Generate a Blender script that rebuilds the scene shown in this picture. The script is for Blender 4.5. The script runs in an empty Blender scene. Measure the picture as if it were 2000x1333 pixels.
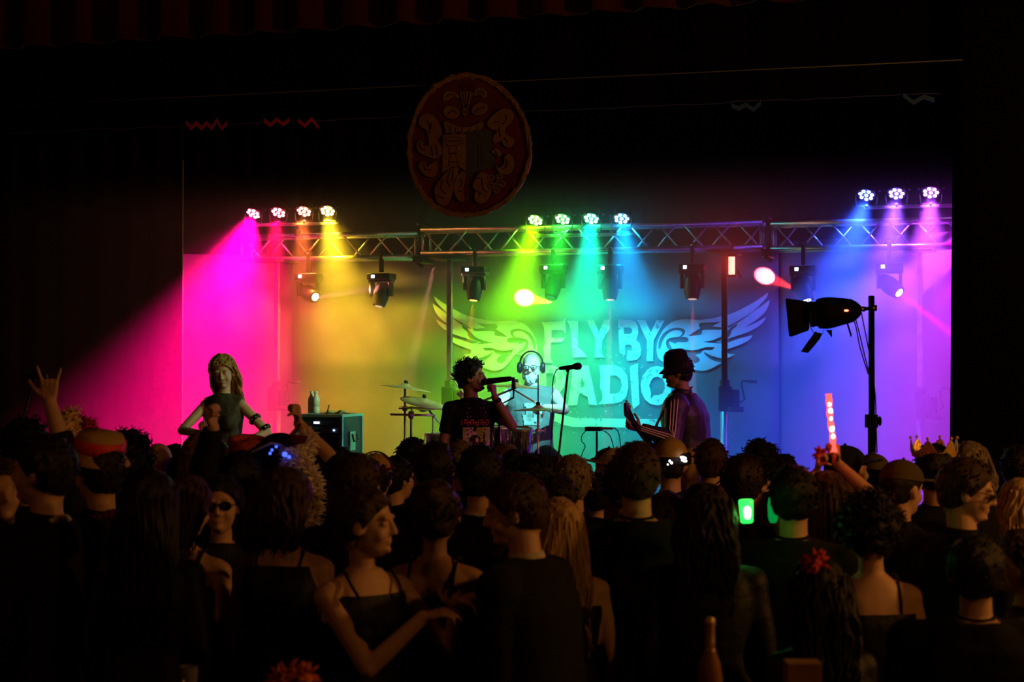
import bpy, bmesh, math, random
from mathutils import Vector, Matrix, noise, Euler
from mathutils.geometry import tessellate_polygon
random.seed(7)
C = bpy.context.scene.collection
PI = math.pi
V3 = Vector
# ---------------------------------------------------------------- camera
FPX = 3056.0
CAMZ = 2.2
PITCH = math.atan((707 - 666.5) / FPX)
cam = bpy.data.cameras.new('camera'); camo = bpy.data.objects.new('camera', cam); C.objects.link(camo)
camo.location = (0, 0, CAMZ); camo.rotation_euler = (PI / 2 + PITCH, 0, 0)
cam.lens = 36 * FPX / 2000; cam.sensor_width = 36; cam.clip_end = 100
cam.dof.use_dof = True; cam.dof.focus_distance = 12.3; cam.dof.aperture_fstop = 3.2
sc = bpy.context.scene
sc.camera = camo
sc.view_settings.view_transform = 'Standard'; sc.view_settings.look = 'None'
sc.view_settings.gamma = 1; sc.view_settings.use_curve_mapping = False
sc.view_settings.exposure = 0.75
w = bpy.data.worlds.new('world'); sc.world = w; w.use_nodes = True
w.node_tree.nodes['Background'].inputs[0].default_value = (0.9, 0.45, 0.35, 1)
w.node_tree.nodes['Background'].inputs[1].default_value = 0.0015
sc.cycles.volume_bounces = 0
sc.cycles.max_bounces = 4; sc.cycles.diffuse_bounces = 2; sc.cycles.glossy_bounces = 2
sc.cycles.transparent_max_bounces = 8
sc.cycles.sample_clamp_direct = 0; sc.cycles.sample_clamp_indirect = 3
sc.cycles.caustics_reflective = False; sc.cycles.caustics_refractive = False
sc.cycles.use_denoising = True
sc.cycles.volume_step_rate = 1.0

def Wp(px, py, d):
    """world point seen at pixel (px, py) of the 2000x1333 frame, d metres in front of the camera"""
    x = (px - 1000) / FPX; u = (666.5 - py) / FPX
    y = math.cos(PITCH) - u * math.sin(PITCH); z = math.sin(PITCH) + u * math.cos(PITCH)
    return V3((x * d / y, d, CAMZ + z * d / y))
# the stage is turned 15.5 degrees: U runs along it to the right, VV runs upstage
TH = math.radians(15.5)
U = V3((math.cos(TH), -math.sin(TH), 0)); VV = V3((math.sin(TH), math.cos(TH), 0)); Z = V3((0, 0, 1))
def Sp(px, py, K):
    a = Wp(px, py, 1.0); k = K / (a.x * VV.x + VV.y)
    return Wp(px, py, k)
def uvz(u, k, z): return U * u + VV * k + V3((0, 0, z))
def U_of(p): return p.dot(U)
STAGE_Z = 0.5

# ---------------------------------------------------------------- lights
def lamp(name, kind, loc, power, col, size=0.03, target=None, angle=40, blend=0.5, parent=None):
    l = bpy.data.lights.new(name, kind); o = bpy.data.objects.new(name, l); C.objects.link(o)
    l.energy = power; l.color = col; o.location = loc
    if kind in ('POINT', 'SPOT'): l.shadow_soft_size = size
    if kind == 'SPOT': l.spot_size = math.radians(angle); l.spot_blend = blend
    if kind == 'AREA': l.size = size
    if target is not None: o.rotation_euler = (V3(target) - V3(loc)).to_track_quat('-Z', 'Y').to_euler()
    return o
# house lamps of the hall: dim amber, high up on the right and on the left
HOUSE_R = V3((4.2, 2.2, 3.7)); HOUSE_L = V3((-4.2, 3.0, 4.3))
lamp('house_lamp_right', 'POINT', HOUSE_R, 45, (1, .40, .07), .15)
lamp('house_lamp_side', 'POINT', V3((5.4, 5.2, 3.3)), 140, (1, .42, .08), .15)
lamp('house_lamp_left', 'POINT', HOUSE_L, 14, (1, .33, .08), .15)
# stage wash fixtures: (px, py, colour, spot aim px/py on the stage plane, power, spill, angle)
PARS = [
 (495, 417, (1, .0, .17), (350, 900, 13.8), 4200, 110, 66),
 (544, 415, (1, .0, .08), (505, 900, 14.2), 1700, 70, 34),
 (594, 413, (1, .16, .03), (590, 900, 14.6), 1100, 60, 36),
 (640, 412, (1, .62, .02), (730, 900, 14.8), 1700, 110, 48),
 (1046, 430, (.25, 1, .0), (940, 900, 14.7), 1500, 110, 46),
 (1099, 428, (.02, 1, .04), (1040, 900, 14.6), 900, 80, 36),
 (1155, 427, (.0, 1, .50), (1130, 900, 14.4), 1400, 90, 42),
 (1214, 427, (.0, .38, 1), (1290, 900, 14.6), 1000, 70, 46),
 (1692, 381, (.02, .08, 1), (1555, 900, 14.2), 1900, 90, 50),
 (1751, 378, (.22, .06, 1), (1690, 900, 14.0), 2000, 90, 40),
 (1818, 376, (.50, .06, 1), (1790, 900, 14.0), 1900, 90, 40),
 (1888, 372, (.62, .0, .9), (1860, 900, 13.8), 1100, 60, 34),
]
KT = 15.0          # truss plane
KP = 14.9
# two front washes hung just behind the black border, above the frame
lamp('front_wash_green', 'SPOT', uvz(.9, 10.7, 4.5), 190, (.35, 1, .15), .1, Sp(450, 790, 11.2), 16, .6)
lamp('front_wash_green', 'SPOT', uvz(.2, 10.7, 4.5), 520, (.45, 1, .35), .1, Sp(660, 825, 12.8), 17, .6)
lamp('front_wash_cyan', 'SPOT', uvz(-1.1, 10.6, 4.6), 1900, (.18, .95, .9), .08, Wp(1047, 755, 13.1), 10, .5)
lamp('front_wash_magenta', 'SPOT', uvz(3.2, 10.6, 4.4), 160, (1, .12, .6), .1, Wp(1100, 800, 11.6), 26, .6)
# ---------------------------------------------------------------- helpers
MW = {}
def nodes_of(m): return m.node_tree.nodes, m.node_tree.links
MATS = {}
def mat(name, col, rough=.7, metal=0., emit=None, estr=0., noise_amt=0., noise_scale=8., bump=0., bump_scale=40., stretch=None, sheen=0., alpha=None, trans=0., spec=None, col2=None):
    if name in MATS: return MATS[name]
    m = bpy.data.materials.new(name); m.use_nodes = True; n, l = nodes_of(m); b = n['Principled BSDF']
    b.inputs['Base Color'].default_value = (*col, 1); b.inputs['Roughness'].default_value = rough; b.inputs['Metallic'].default_value = metal
    if spec is not None: b.inputs['Specular IOR Level'].default_value = spec
    if sheen: b.inputs['Sheen Weight'].default_value = sheen
    if trans: b.inputs['Transmission Weight'].default_value = trans
    if emit is not None:
        b.inputs['Emission Color'].default_value = (*emit, 1); b.inputs['Emission Strength'].default_value = estr
        m.cycles.emission_sampling = 'NONE' if estr < 60 else 'AUTO'
    if noise_amt or bump:
        tc = n.new('ShaderNodeTexCoord'); mp = n.new('ShaderNodeMapping'); l.new(tc.outputs['Object'], mp.inputs[0])
        if stretch: mp.inputs['Scale'].default_value = stretch
    if noise_amt:
        t = n.new('ShaderNodeTexNoise'); t.inputs['Scale'].default_value = noise_scale; t.inputs['Detail'].default_value = 5
        l.new(mp.outputs[0], t.inputs['Vector'])
        r = n.new('ShaderNodeValToRGB'); l.new(t.outputs['Fac'], r.inputs[0])
        c2 = col2 or tuple(c * (1 - noise_amt) for c in col)
        r.color_ramp.elements[0].position = .35; r.color_ramp.elements[1].position = .65
        r.color_ramp.elements[0].color = (*c2, 1); r.color_ramp.elements[1].color = (*col, 1)
        l.new(r.outputs[0], b.inputs['Base Color'])
    if bump:
        t = n.new('ShaderNodeTexNoise'); t.inputs['Scale'].default_value = bump_scale; t.inputs['Detail'].default_value = 4
        l.new(mp.outputs[0], t.inputs['Vector'])
        bp = n.new('ShaderNodeBump'); bp.inputs['Strength'].default_value = bump; bp.inputs['Distance'].default_value = .01
        l.new(t.outputs['Fac'], bp.inputs['Height']); l.new(bp.outputs[0], b.inputs['Normal'])
    MATS[name] = m
    return m

def thing(name, label, cat, loc=(0, 0, 0), group=None, rotz=0):
    o = bpy.data.objects.new(name, None); C.objects.link(o); o.location = loc; o.rotation_euler = (0, 0, rotz)
    o.empty_display_size = .1
    o['label'] = label; o['category'] = cat
    if group: o['group'] = group
    MW[o.name] = Matrix.Translation(V3(loc)) @ Matrix.Rotation(rotz, 4, 'Z')
    return o
def tag(o, label, cat, group=None, kind=None):
    if label: o['label'] = label
    if cat: o['category'] = cat
    if group: o['group'] = group
    if kind: o['kind'] = kind
    return o
def link(name, me, parent=None):
    o = bpy.data.objects.new(name, me); C.objects.link(o)
    if parent is not None: o.parent = parent; MW[o.name] = MW[parent.name]
    else: MW[o.name] = Matrix.Identity(4)
    return o
def obj(name, bm, m, parent=None, smooth=True, world=True, recalc=True, label=None):
    """link a bmesh as one object; world=True: geometry was given in world coordinates"""
    if parent is not None and world:
        bmesh.ops.transform(bm, matrix=MW[parent.name].inverted(), verts=bm.verts)
    off = V3((0, 0, 0))
    if recalc: bmesh.ops.recalc_face_normals(bm, faces=bm.faces)
    me = bpy.data.meshes.new(name)
    if smooth is True:
        for f in bm.faces: f.smooth = True
    bm.to_mesh(me); bm.free()
    if smooth == 'auto': me.set_sharp_from_angle(angle=.6); me.shade_smooth() if False else None
    for mm in (m if isinstance(m, (list, tuple)) else [m]): me.materials.append(mm)
    o = link(name, me, parent)
    if label: o['label'] = label
    return o
def struct(name, bm, m, smooth=False, label=None):
    o = obj(name, bm, m, None, smooth); o['kind'] = 'structure'
    if label: o['label'] = label
    return o
def B(): return bmesh.new()
def frame_for(d):
    d = d.normalized(); a = V3((0, 0, 1)) if abs(d.z) < .95 else V3((1, 0, 0))
    x = a.cross(d).normalized(); y = d.cross(x)
    return x, y
def ring(bm, c, x, y, rx, ry, seg):
    return [bm.verts.new(c + x * (rx * math.cos(2 * PI * i / seg)) + y * (ry * math.sin(2 * PI * i / seg))) for i in range(seg)]
def bridge(bm, a, b, mi=0):
    n = len(a)
    for i in range(n):
        f = bm.faces.new((a[i], a[(i + 1) % n], b[(i + 1) % n], b[i])); f.material_index = mi
def cap(bm, r, mi=0):
    f = bm.faces.new(r); f.material_index = mi
def cyl(bm, p0, p1, r0, r1=None, seg=12, mi=0):
    p0, p1 = V3(p0), V3(p1); r1 = r0 if r1 is None else r1
    x, y = frame_for(p1 - p0)
    a = ring(bm, p0, x, y, r0, r0, seg); b = ring(bm, p1, x, y, r1, r1, seg)
    bridge(bm, a, b, mi); cap(bm, a[::-1], mi); cap(bm, b, mi)
def ell(bm, c, r, rot=None, seg=16, rings=10, mi=0):
    if isinstance(r, (int, float)): r = (r, r, r)
    M = Matrix.Translation(V3(c)) @ (rot.to_4x4() if rot is not None else Matrix.Identity(4)) @ Matrix.Diagonal((*r, 1))
    top = bm.verts.new(M @ V3((0, 0, 1))); bot = bm.verts.new(M @ V3((0, 0, -1))); rs_ = []
    for k in range(1, rings):
        a = PI * k / rings; sa, ca = math.sin(a), math.cos(a)
        rs_.append([bm.verts.new(M @ V3((sa * math.cos(2 * PI * i / seg), sa * math.sin(2 * PI * i / seg), ca))) for i in range(seg)])
    for i in range(seg):
        j = (i + 1) % seg
        f = bm.faces.new((top, rs_[0][i], rs_[0][j])); f.material_index = mi; f = bm.faces.new((bot, rs_[-1][j], rs_[-1][i])); f.material_index = mi
    for k in range(len(rs_) - 1):
        for i in range(seg):
            j = (i + 1) % seg; f = bm.faces.new((rs_[k][i], rs_[k + 1][i], rs_[k + 1][j], rs_[k][j])); f.material_index = mi
def caps(bm, p0, p1, r0, r1=None, seg=12):
    r1 = r0 if r1 is None else r1
    cyl(bm, p0, p1, r0, r1, seg); ell(bm, p0, r0, seg=seg, rings=8); ell(bm, p1, r1, seg=seg, rings=8)
def box(bm, c, s, ax=None, mi=0, bev=0):
    """ax: three axes"""
    x, y, z = ax or (V3((1, 0, 0)), V3((0, 1, 0)), V3((0, 0, 1)))
    c = V3(c); vs = []
    for i in (-1, 1):
        for j in (-1, 1):
            for k in (-1, 1): vs.append(bm.verts.new(c + x * (i * s[0] / 2) + y * (j * s[1] / 2) + z * (k * s[2] / 2)))
    fs = []
    for q in ((0, 1, 3, 2), (4, 6, 7, 5), (0, 4, 5, 1), (2, 3, 7, 6), (0, 2, 6, 4), (1, 5, 7, 3)):
        f = bm.faces.new([vs[i] for i in q]); f.material_index = mi; fs.append(f)
    if bev:
        es = list({e for f in fs for e in f.edges})
        bmesh.ops.bevel(bm, geom=es, offset=bev, segments=2, affect='EDGES', profile=.7)
SAX = (U, VV, Z)
def tube(bm, pts, r, seg=8, mi=0, closed=False):
    pts = [V3(p) for p in pts]; n = len(pts); rs = []
    rad = r if isinstance(r, (list, tuple)) else [r] * n
    px = None
    for i in range(n):
        d = (pts[(i + 1) % n if closed else min(i + 1, n - 1)] - pts[(i - 1) if closed or i else 0])
        if d.length < 1e-9: d = V3((0, 0, 1))
        d.normalize()
        if px is None: x, y = frame_for(d)
        else:
            x = px - d * px.dot(d)
            if x.length < 1e-6: x, y = frame_for(d)
            x.normalize(); y = d.cross(x)
        px = x
        rs.append(ring(bm, pts[i], x, y, rad[i], rad[i], seg))
    for i in range(n - 1): bridge(bm, rs[i], rs[i + 1], mi)
    if closed: bridge(bm, rs[-1], rs[0], mi)
    else: cap(bm, rs[0][::-1], mi); cap(bm, rs[-1], mi)
def smoothpts(pts, n=6):
    P = [V3(p) for p in pts]; P = [P[0]] + P + [P[-1]]; out = []
    for i in range(1, len(P) - 2):
        for j in range(n):
            t = j / n; a, b, c, d = P[i - 1], P[i], P[i + 1], P[i + 2]
            out.append(.5 * ((2 * b) + (c - a) * t + (2 * a - 5 * b + 4 * c - d) * t * t + (3 * b - a - 3 * c + d) * t ** 3))
    out.append(P[-2]); return out
def lathe(bm, prof, c, axis=Z, seg=24, mi=0, sx=1., sy=1.):
    """prof: (radius, height) along axis"""
    x, y = frame_for(axis); ax = V3(axis).normalized(); c = V3(c); rs = []
    for r, h in prof: rs.append(ring(bm, c + ax * h, x, y, max(r, 1e-4) * sx, max(r, 1e-4) * sy, seg))
    for i in range(len(rs) - 1): bridge(bm, rs[i], rs[i + 1], mi)
    cap(bm, rs[0][::-1], mi); cap(bm, rs[-1], mi)
def poly(bm, loops, mi=0):
    loops = [[V3(p) for p in lp] for lp in loops]
    flat = [p for lp in loops for p in lp]
    vs = [bm.verts.new(p) for p in flat]
    for t in tessellate_polygon(loops):
        try:
            f = bm.faces.new([vs[i] for i in t]); f.material_index = mi
        except ValueError: pass
def slab(bm, pts, nrm, th, mi=0):
    """extruded polygon"""
    pts = [V3(p) for p in pts]; n = V3(nrm).normalized() * th
    a = [bm.verts.new(p) for p in pts]; b = [bm.verts.new(p + n) for p in pts]
    for tri in tessellate_polygon([pts]):
        f = bm.faces.new([a[i] for i in tri]); f.material_index = mi
        f = bm.faces.new([b[i] for i in tri][::-1]); f.material_index = mi
    k = len(pts)
    for i in range(k):
        f = bm.faces.new((a[i], a[(i + 1) % k], b[(i + 1) % k], b[i])); f.material_index = mi
def drape(bm, u0, u1, K, z0, z1, amp=.04, wl=.22, seg=12, vary=.4, th=0):
    """a hanging pleated cloth on the stage plane K, from u0 to u1"""
    n = max(4, int((u1 - u0) / wl * seg)); rows = 8; g = []
    for j in range(rows + 1):
        row = []; t = j / rows
        for i in range(n + 1):
            u = u0 + (u1 - u0) * i / n
            ph = u / wl * 2 * PI + 1.3 * noise.noise(V3((u * .9, K, 0)))
            a = amp * (1 + vary * noise.noise(V3((u * 1.7, K, t * .6)))) * (.6 + .4 * (1 - t))
            row.append(bm.verts.new(uvz(u, K + a * math.sin(ph) + .25 * a * math.sin(2.3 * ph + 1), z0 + (z1 - z0) * t)))
        g.append(row)
    for j in range(rows):
        for i in range(n): bm.faces.new((g[j][i], g[j][i + 1], g[j + 1][i + 1], g[j + 1][i]))
# ---------------------------------------------------------------- room shell
M_floor = mat('hall_floor_boards', (.03, .02, .015), .5, noise_amt=.4, noise_scale=4, stretch=(1, 12, 1))
M_wall = mat('hall_wall_paint', (.03, .012, .01), .9, noise_amt=.2, bump=.2)
M_black = mat('black_stage_drape', (.012, .009, .010), .95, bump=.3, bump_scale=90, spec=.1)
M_blacktop = mat('black_border_cloth', (.004, .0035, .004), .97, bump=.2, bump_scale=90, spec=.05)
M_redvel = mat('dark_red_velvet', (.05, .006, .006), .85, bump=.25, bump_scale=70, sheen=.2, spec=.1)
M_deck = mat('black_stage_deck', (.02, .02, .02), .6, noise_amt=.3, bump=.2)
M_grey = mat('grey_backdrop_cloth', (.20, .21, .22), .9, noise_amt=.16, noise_scale=3, bump=.15, bump_scale=60, spec=.15)
def sbox(name, u0, u1, k0, k1, z0, z1, m):
    b = B(); box(b, uvz((u0 + u1) / 2, (k0 + k1) / 2, (z0 + z1) / 2), (u1 - u0, k1 - k0, z1 - z0), SAX); return struct(name, b, m)
ROOM = (-12.5, 9.0, -3.0, 18.4)
sbox('floor', ROOM[0], ROOM[1], ROOM[2], ROOM[3], -.1, 0, M_floor)
sbox('ceiling', ROOM[0], ROOM[1], ROOM[2], ROOM[3], 7.0, 7.1, M_wall)
sbox('wall_back', ROOM[0], ROOM[1], ROOM[3], ROOM[3] + .1, -.1, 7.1, M_wall)
sbox('wall_left', ROOM[0] - .1, ROOM[0], ROOM[2], ROOM[3] + .1, -.1, 7.1, M_wall)
sbox('wall_right', ROOM[1], ROOM[1] + .1, ROOM[2], ROOM[3] + .1, -.1, 7.1, M_wall)
sbox('wall_rear', ROOM[0], ROOM[1], ROOM[2] - .1, ROOM[2], -.1, 7.1, M_wall)
SK0 = 10.0   # stage lip
b = B(); box(b, uvz(-1.75, (SK0 + 18.3) / 2, STAGE_Z / 2), (21.4, 18.3 - SK0, STAGE_Z), SAX)
tag(struct('stage_floor', b, M_deck), 'low black stage platform carrying the band', None)

ue = lambda px, K: U_of(Sp(px, 700, K))
def drape_thing(name, label, px0, px1, K, z0, z1, m, group=None, cat='curtain', **k):
    b = B(); drape(b, px0 if abs(px0) < 30 else ue(px0, K), px1 if abs(px1) < 30 else ue(px1, K), K, z0, z1, **k)
    o = obj(name, b, m, None, True); mo = o.modifiers.new('s', 'SOLIDIFY'); mo.thickness = .006
    return tag(o, label, cat, group)
# back masking, side leg, borders
drape_thing('black_curtain', 'black masking curtain hanging behind the truss above the grey backdrop', -9.5, 7.5, 17.3, STAGE_Z, 6.5, M_blacktop, wl=.3)
drape_thing('side_curtain', 'dark side leg curtain left of the stage glowing magenta', -12.3, 357, 14.1, STAGE_Z, 6.5, mat('plum_black_leg_cloth', (.010, .005, .006), .95, bump=.3, bump_scale=90, spec=.1), wl=.34, amp=.035)
# pale rod added to draw the bright line of the leg's onstage edge
b = B(); pe = Sp(356, 700, 14.06); cyl(b, V3((pe.x, pe.y, STAGE_Z + .02)), V3((pe.x, pe.y, 4.2)), .006); tag(obj('pull_cord', b, mat('pale_cord', (.5, .45, .45), .6)), 'thin vertical cord at the onstage edge of the left leg curtain', 'cord')
# front black tormentor on the right (its edge leans slightly) 
b = B(); K = 10.1; uT = ue(1869, K); uB = ue(1850, K); n = 60
rows = []
for j in range(9):
    t = j / 8; z = STAGE_Z + .02 + (6.2 - STAGE_Z) * t; u0 = uB + (uT - uB) * min(1, t * 1.25) ; r_ = []
    for i in range(n + 1):
        u = u0 + (8.8 - u0) * i / n; r_.append(b.verts.new(uvz(u, K + .04 * math.sin(u / .26 * 2 * PI) * min(1, i / 6), z)))
    rows.append(r_)
for j in range(8):
    for i in range(n): b.faces.new((rows[j][i], rows[j][i + 1], rows[j + 1][i + 1], rows[j + 1][i]))
o = obj('front_curtain', b, M_blacktop); o.modifiers.new('s', 'SOLIDIFY').thickness = .03
tag(o, 'black front curtain closing the stage on the right side', 'curtain')
zv = Sp(0, 95, 9.5).z
drape_thing('red_valance', 'dark red pleated velvet valance across the top of the stage', -9.0, 8.6, 9.5, zv, 6.9, M_redvel, wl=.33, amp=.06)
zb = Sp(1800, 181, 10.25).z
drape_thing('black_border', 'black border curtain hanging below the red valance', -9.0, 5.2, 10.25, zb, 6.7, M_blacktop, wl=.5, amp=.02)
# grey cloths behind the band
KB = 16.2
zt = Sp(1000, 500, KB).z
M_greyL = M_grey
def plain_cloth(name, label, u0, u1, K0, K1, z0, z1, m, wob=.02, seg=50, seam=True):
    b = B(); g = []
    for j in range(13):
        t = j / 12; row = []
        for i in range(seg + 1):
            s = i / seg; u = u0 + (u1 - u0) * s; k = K0 + (K1 - K0) * s
            k += wob * noise.noise(V3((u * 1.4, z0 + t * 2, 3.1))) + wob * .5 * noise.noise(V3((u * 5, t * 1.2, 7)))
            row.append(b.verts.new(uvz(u, k, z0 + (z1 - z0) * t)))
        g.append(row)
    for j in range(12):
        for i in range(seg): b.faces.new((g[j][i], g[j][i + 1], g[j + 1][i + 1], g[j + 1][i]))
    o = obj(name, b, m); o.modifiers.new('s', 'SOLIDIFY').thickness = .004
    return tag(o, label, 'backdrop', 'grey backdrop cloths behind the band')
uBL, uBR = ue(571, KB), ue(1521, KB)
banner = plain_cloth('printed_banner', 'large grey banner printed with winged FLY BY RADIO lettering', uBL, uBR, KB, KB, STAGE_Z + .01, zt, M_grey, wob=.008)
banner['category'] = 'banner'; del banner['group']
plain_cloth('backdrop_cloth', 'grey cloth panel glowing magenta at the left end of the stage', ue(330, 15.6), ue(537, 16.1), 15.6, 16.1, STAGE_Z + .01, zt + .05, M_grey, wob=.05)
plain_cloth('backdrop_cloth', 'narrow orange lit cloth strip beside the left lifting post', ue(538, 16.3), uBL + .02, 16.35, 16.3, STAGE_Z + .01, zt + .05, M_grey, seg=8)
plain_cloth('backdrop_cloth', 'blue to violet lit cloth right of the printed banner', uBR + .01, ue(1800, 15.7), 16.25, 15.7, STAGE_Z + .01, zt + .1, M_grey, wob=.05)
plain_cloth('backdrop_cloth', 'magenta violet cloth panel beside the black front curtain', ue(1797, 15.6), ue(1990, 15.0), 15.65, 15.0, STAGE_Z + .01, zt + .1, M_grey, wob=.03)
# ---------------------------------------------------------------- haze
hz = bpy.data.materials.new('stage_haze'); hz.use_nodes = True; n, l = nodes_of(hz); n.remove(n['Principled BSDF'])
vs = n.new('ShaderNodeVolumeScatter'); vs.inputs['Color'].default_value = (1, 1, 1, 1); vs.inputs['Anisotropy'].default_value = .25
vs.inputs['Density'].default_value = .085
tc = n.new('ShaderNodeTexCoord'); sx_ = n.new('ShaderNodeSeparateXYZ'); l.new(tc.outputs['Object'], sx_.inputs[0])
mr = n.new('ShaderNodeMapRange'); mr.inputs['From Min'].default_value = 3.5; mr.inputs['From Max'].default_value = 3.88; mr.inputs['To Min'].default_value = .085; mr.inputs['To Max'].default_value = .0
l.new(sx_.outputs['Z'], mr.inputs['Value']); l.new(mr.outputs[0], vs.inputs['Density'])
hz.cycles.volume_sampling = 'MULTIPLE_IMPORTANCE' if False else 'EQUIANGULAR'
l.new(vs.outputs[0], n['Material Output'].inputs['Volume'])
b = B(); box(b, uvz(-1.2, 14.5, (STAGE_Z + 6.2) / 2 + .02), (14.8, 4.86, 6.2 - STAGE_Z), SAX)
o = obj('haze', b, hz, smooth=False); tag(o, 'thin stage haze carrying the coloured light beams', 'haze', kind='stuff')
# ---------------------------------------------------------------- banner print
def RP(x, y): return (1160 + x / 5.714, 570 + y / 5.714)
def LP(x, y): return (840 + x / 5.882, 570 + y / 5.882)
def BP(x, y): return (820 + x / 2.778, 560 + y / 2.778)
def DP(x, y): return (1030 + x / 6.667, 700 + y / 6.667)
def onb(pts, f, dk=.006):
    return [Sp(*f(*p), KB - .022 - dk) for p in pts]
def rs(pts, n=3):
    """round a traced closed outline a little"""
    P = [V3((p[0], p[1], 0)) for p in pts]; out = []; k = len(P)
    for i in range(k):
        a, b_, c, d = P[i - 1], P[i], P[(i + 1) % k], P[(i + 2) % k]
        sharp = lambda q0, q1, q2: (q0 - q1).angle(q2 - q1, 3) < 1.35
        if sharp(a, b_, c): a = b_ * 2 - (b_ + (c - b_))
        if sharp(b_, c, d): d = c
        for j in range(n):
            t = j / n; p = .5 * ((2 * b_) + (c - a) * t + (2 * a - 5 * b_ + 4 * c - d) * t * t + (3 * b_ - a - 3 * c + d) * t ** 3)
            out.append((p.x, p.y))
    return out
wing = rs([(780, 785), (722, 745), (700, 660), (706, 590), (732, 500), (790, 405), (880, 335), (1000, 308), (1180, 314), (1300, 300), (1440, 270), (1560, 235), (1700, 165), (1830, 90), (1945, 8), (1930, 60), (1850, 150), (1750, 240), (1600, 330), (1490, 385),
  (1510, 400), (1640, 325), (1800, 210), (1965, 90), (1945, 165), (1900, 240), (1820, 310), (1680, 402), (1800, 350), (1925, 280), (1890, 340), (1820, 400), (1700, 460), (1560, 505), (1390, 556), (1480, 572), (1600, 530), (1770, 485), (1740, 535), (1640, 590), (1500, 640), (1490, 655), (1500, 690), (1577, 700), (1490, 742), (1420, 745), (1310, 715), (1222, 668), (1250, 715), (1330, 770), (1432, 795), (1340, 842), (1335, 850), (1230, 885), (1130, 872), (1075, 835), (1010, 760), (960, 700), (900, 700), (840, 740), (780, 705), (772, 730)])
wing_holes = [rs(h) for h in (
  [(720, 640), (724, 560), (772, 470), (850, 420), (930, 403), (1000, 417), (1018, 452), (990, 495), (955, 502), (985, 470), (970, 440), (915, 430), (860, 445), (800, 495), (762, 570), (742, 635)],
  [(805, 560), (830, 528), (880, 512), (960, 503), (1030, 510), (1058, 540), (1030, 565), (930, 565), (910, 582), (860, 562), (838, 552), (846, 590), (880, 640), (940, 680), (900, 690), (830, 640), (808, 600)],
  [(1172, 385), (1190, 350), (1300, 345), (1415, 335), (1320, 388), (1430, 398), (1470, 385), (1440, 424), (1330, 425), (1212, 432), (1205, 475), (1130, 490), (1052, 497), (1110, 455), (1160, 425), (1188, 405)],
  [(1222, 560), (1330, 540), (1440, 490), (1500, 430), (1560, 365), (1600, 350), (1590, 390), (1540, 430), (1512, 500), (1430, 540), (1370, 558), (1440, 580), (1330, 575)],
  [(978, 636), (1080, 655), (1170, 645), (1250, 620), (1350, 622), (1310, 655), (1222, 655), (1190, 690), (1128, 705), (1168, 740), (1180, 775), (1130, 800), (1085, 780), (1062, 730), (1010, 690)])]
uc = (U_of(Sp(850, 640, KB)) + U_of(Sp(1503, 640, KB))) / 2 - .006
def mirror(pts): return [p - U * (2 * (U_of(p) - uc)) for p in pts]
M_print = bpy.data.materials.new('distressed_white_print'); M_print.use_nodes = True
n, l = nodes_of(M_print); bs = n['Principled BSDF']; bs.inputs['Roughness'].default_value = .85
tc = n.new('ShaderNodeTexCoord'); t1 = n.new('ShaderNodeTexNoise'); t1.inputs['Scale'].default_value = 22; t1.inputs['Detail'].default_value = 6
t2 = n.new('ShaderNodeTexNoise'); t2.inputs['Scale'].default_value = 3.2; t2.inputs['Detail'].default_value = 3
l.new(tc.outputs['Object'], t1.inputs['Vector']); l.new(tc.outputs['Object'], t2.inputs['Vector'])
ma = n.new('ShaderNodeMath'); ma.operation = 'MULTIPLY_ADD'; l.new(t2.outputs['Fac'], ma.inputs[0]); ma.inputs[1].default_value = .5; l.new(t1.outputs['Fac'], ma.inputs[2])
r = n.new('ShaderNodeValToRGB'); r.color_ramp.elements[0].position = .875; r.color_ramp.elements[1].position = .9
r.color_ramp.elements[0].color = (.96, .96, .9, 1); r.color_ramp.elements[1].color = (.38, .39, .4, 1)
l.new(ma.outputs[0], r.inputs[0]); l.new(r.outputs[0], bs.inputs['Base Color'])
M_print2 = mat('white_wing_print', (.85, .87, .84), .85)
b = B(); R = onb(wing, RP); H = [onb(h, RP) for h in wing_holes]
poly(b, [R] + H); obj('wing_print', b, M_print2, banner, smooth=False, recalc=False)
b = B(); poly(b, [mirror(R)] + [mirror(h) for h in H])
obj('wing_print', b, M_print2, banner, smooth=False, world=True, recalc=False)
b = B()
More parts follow.
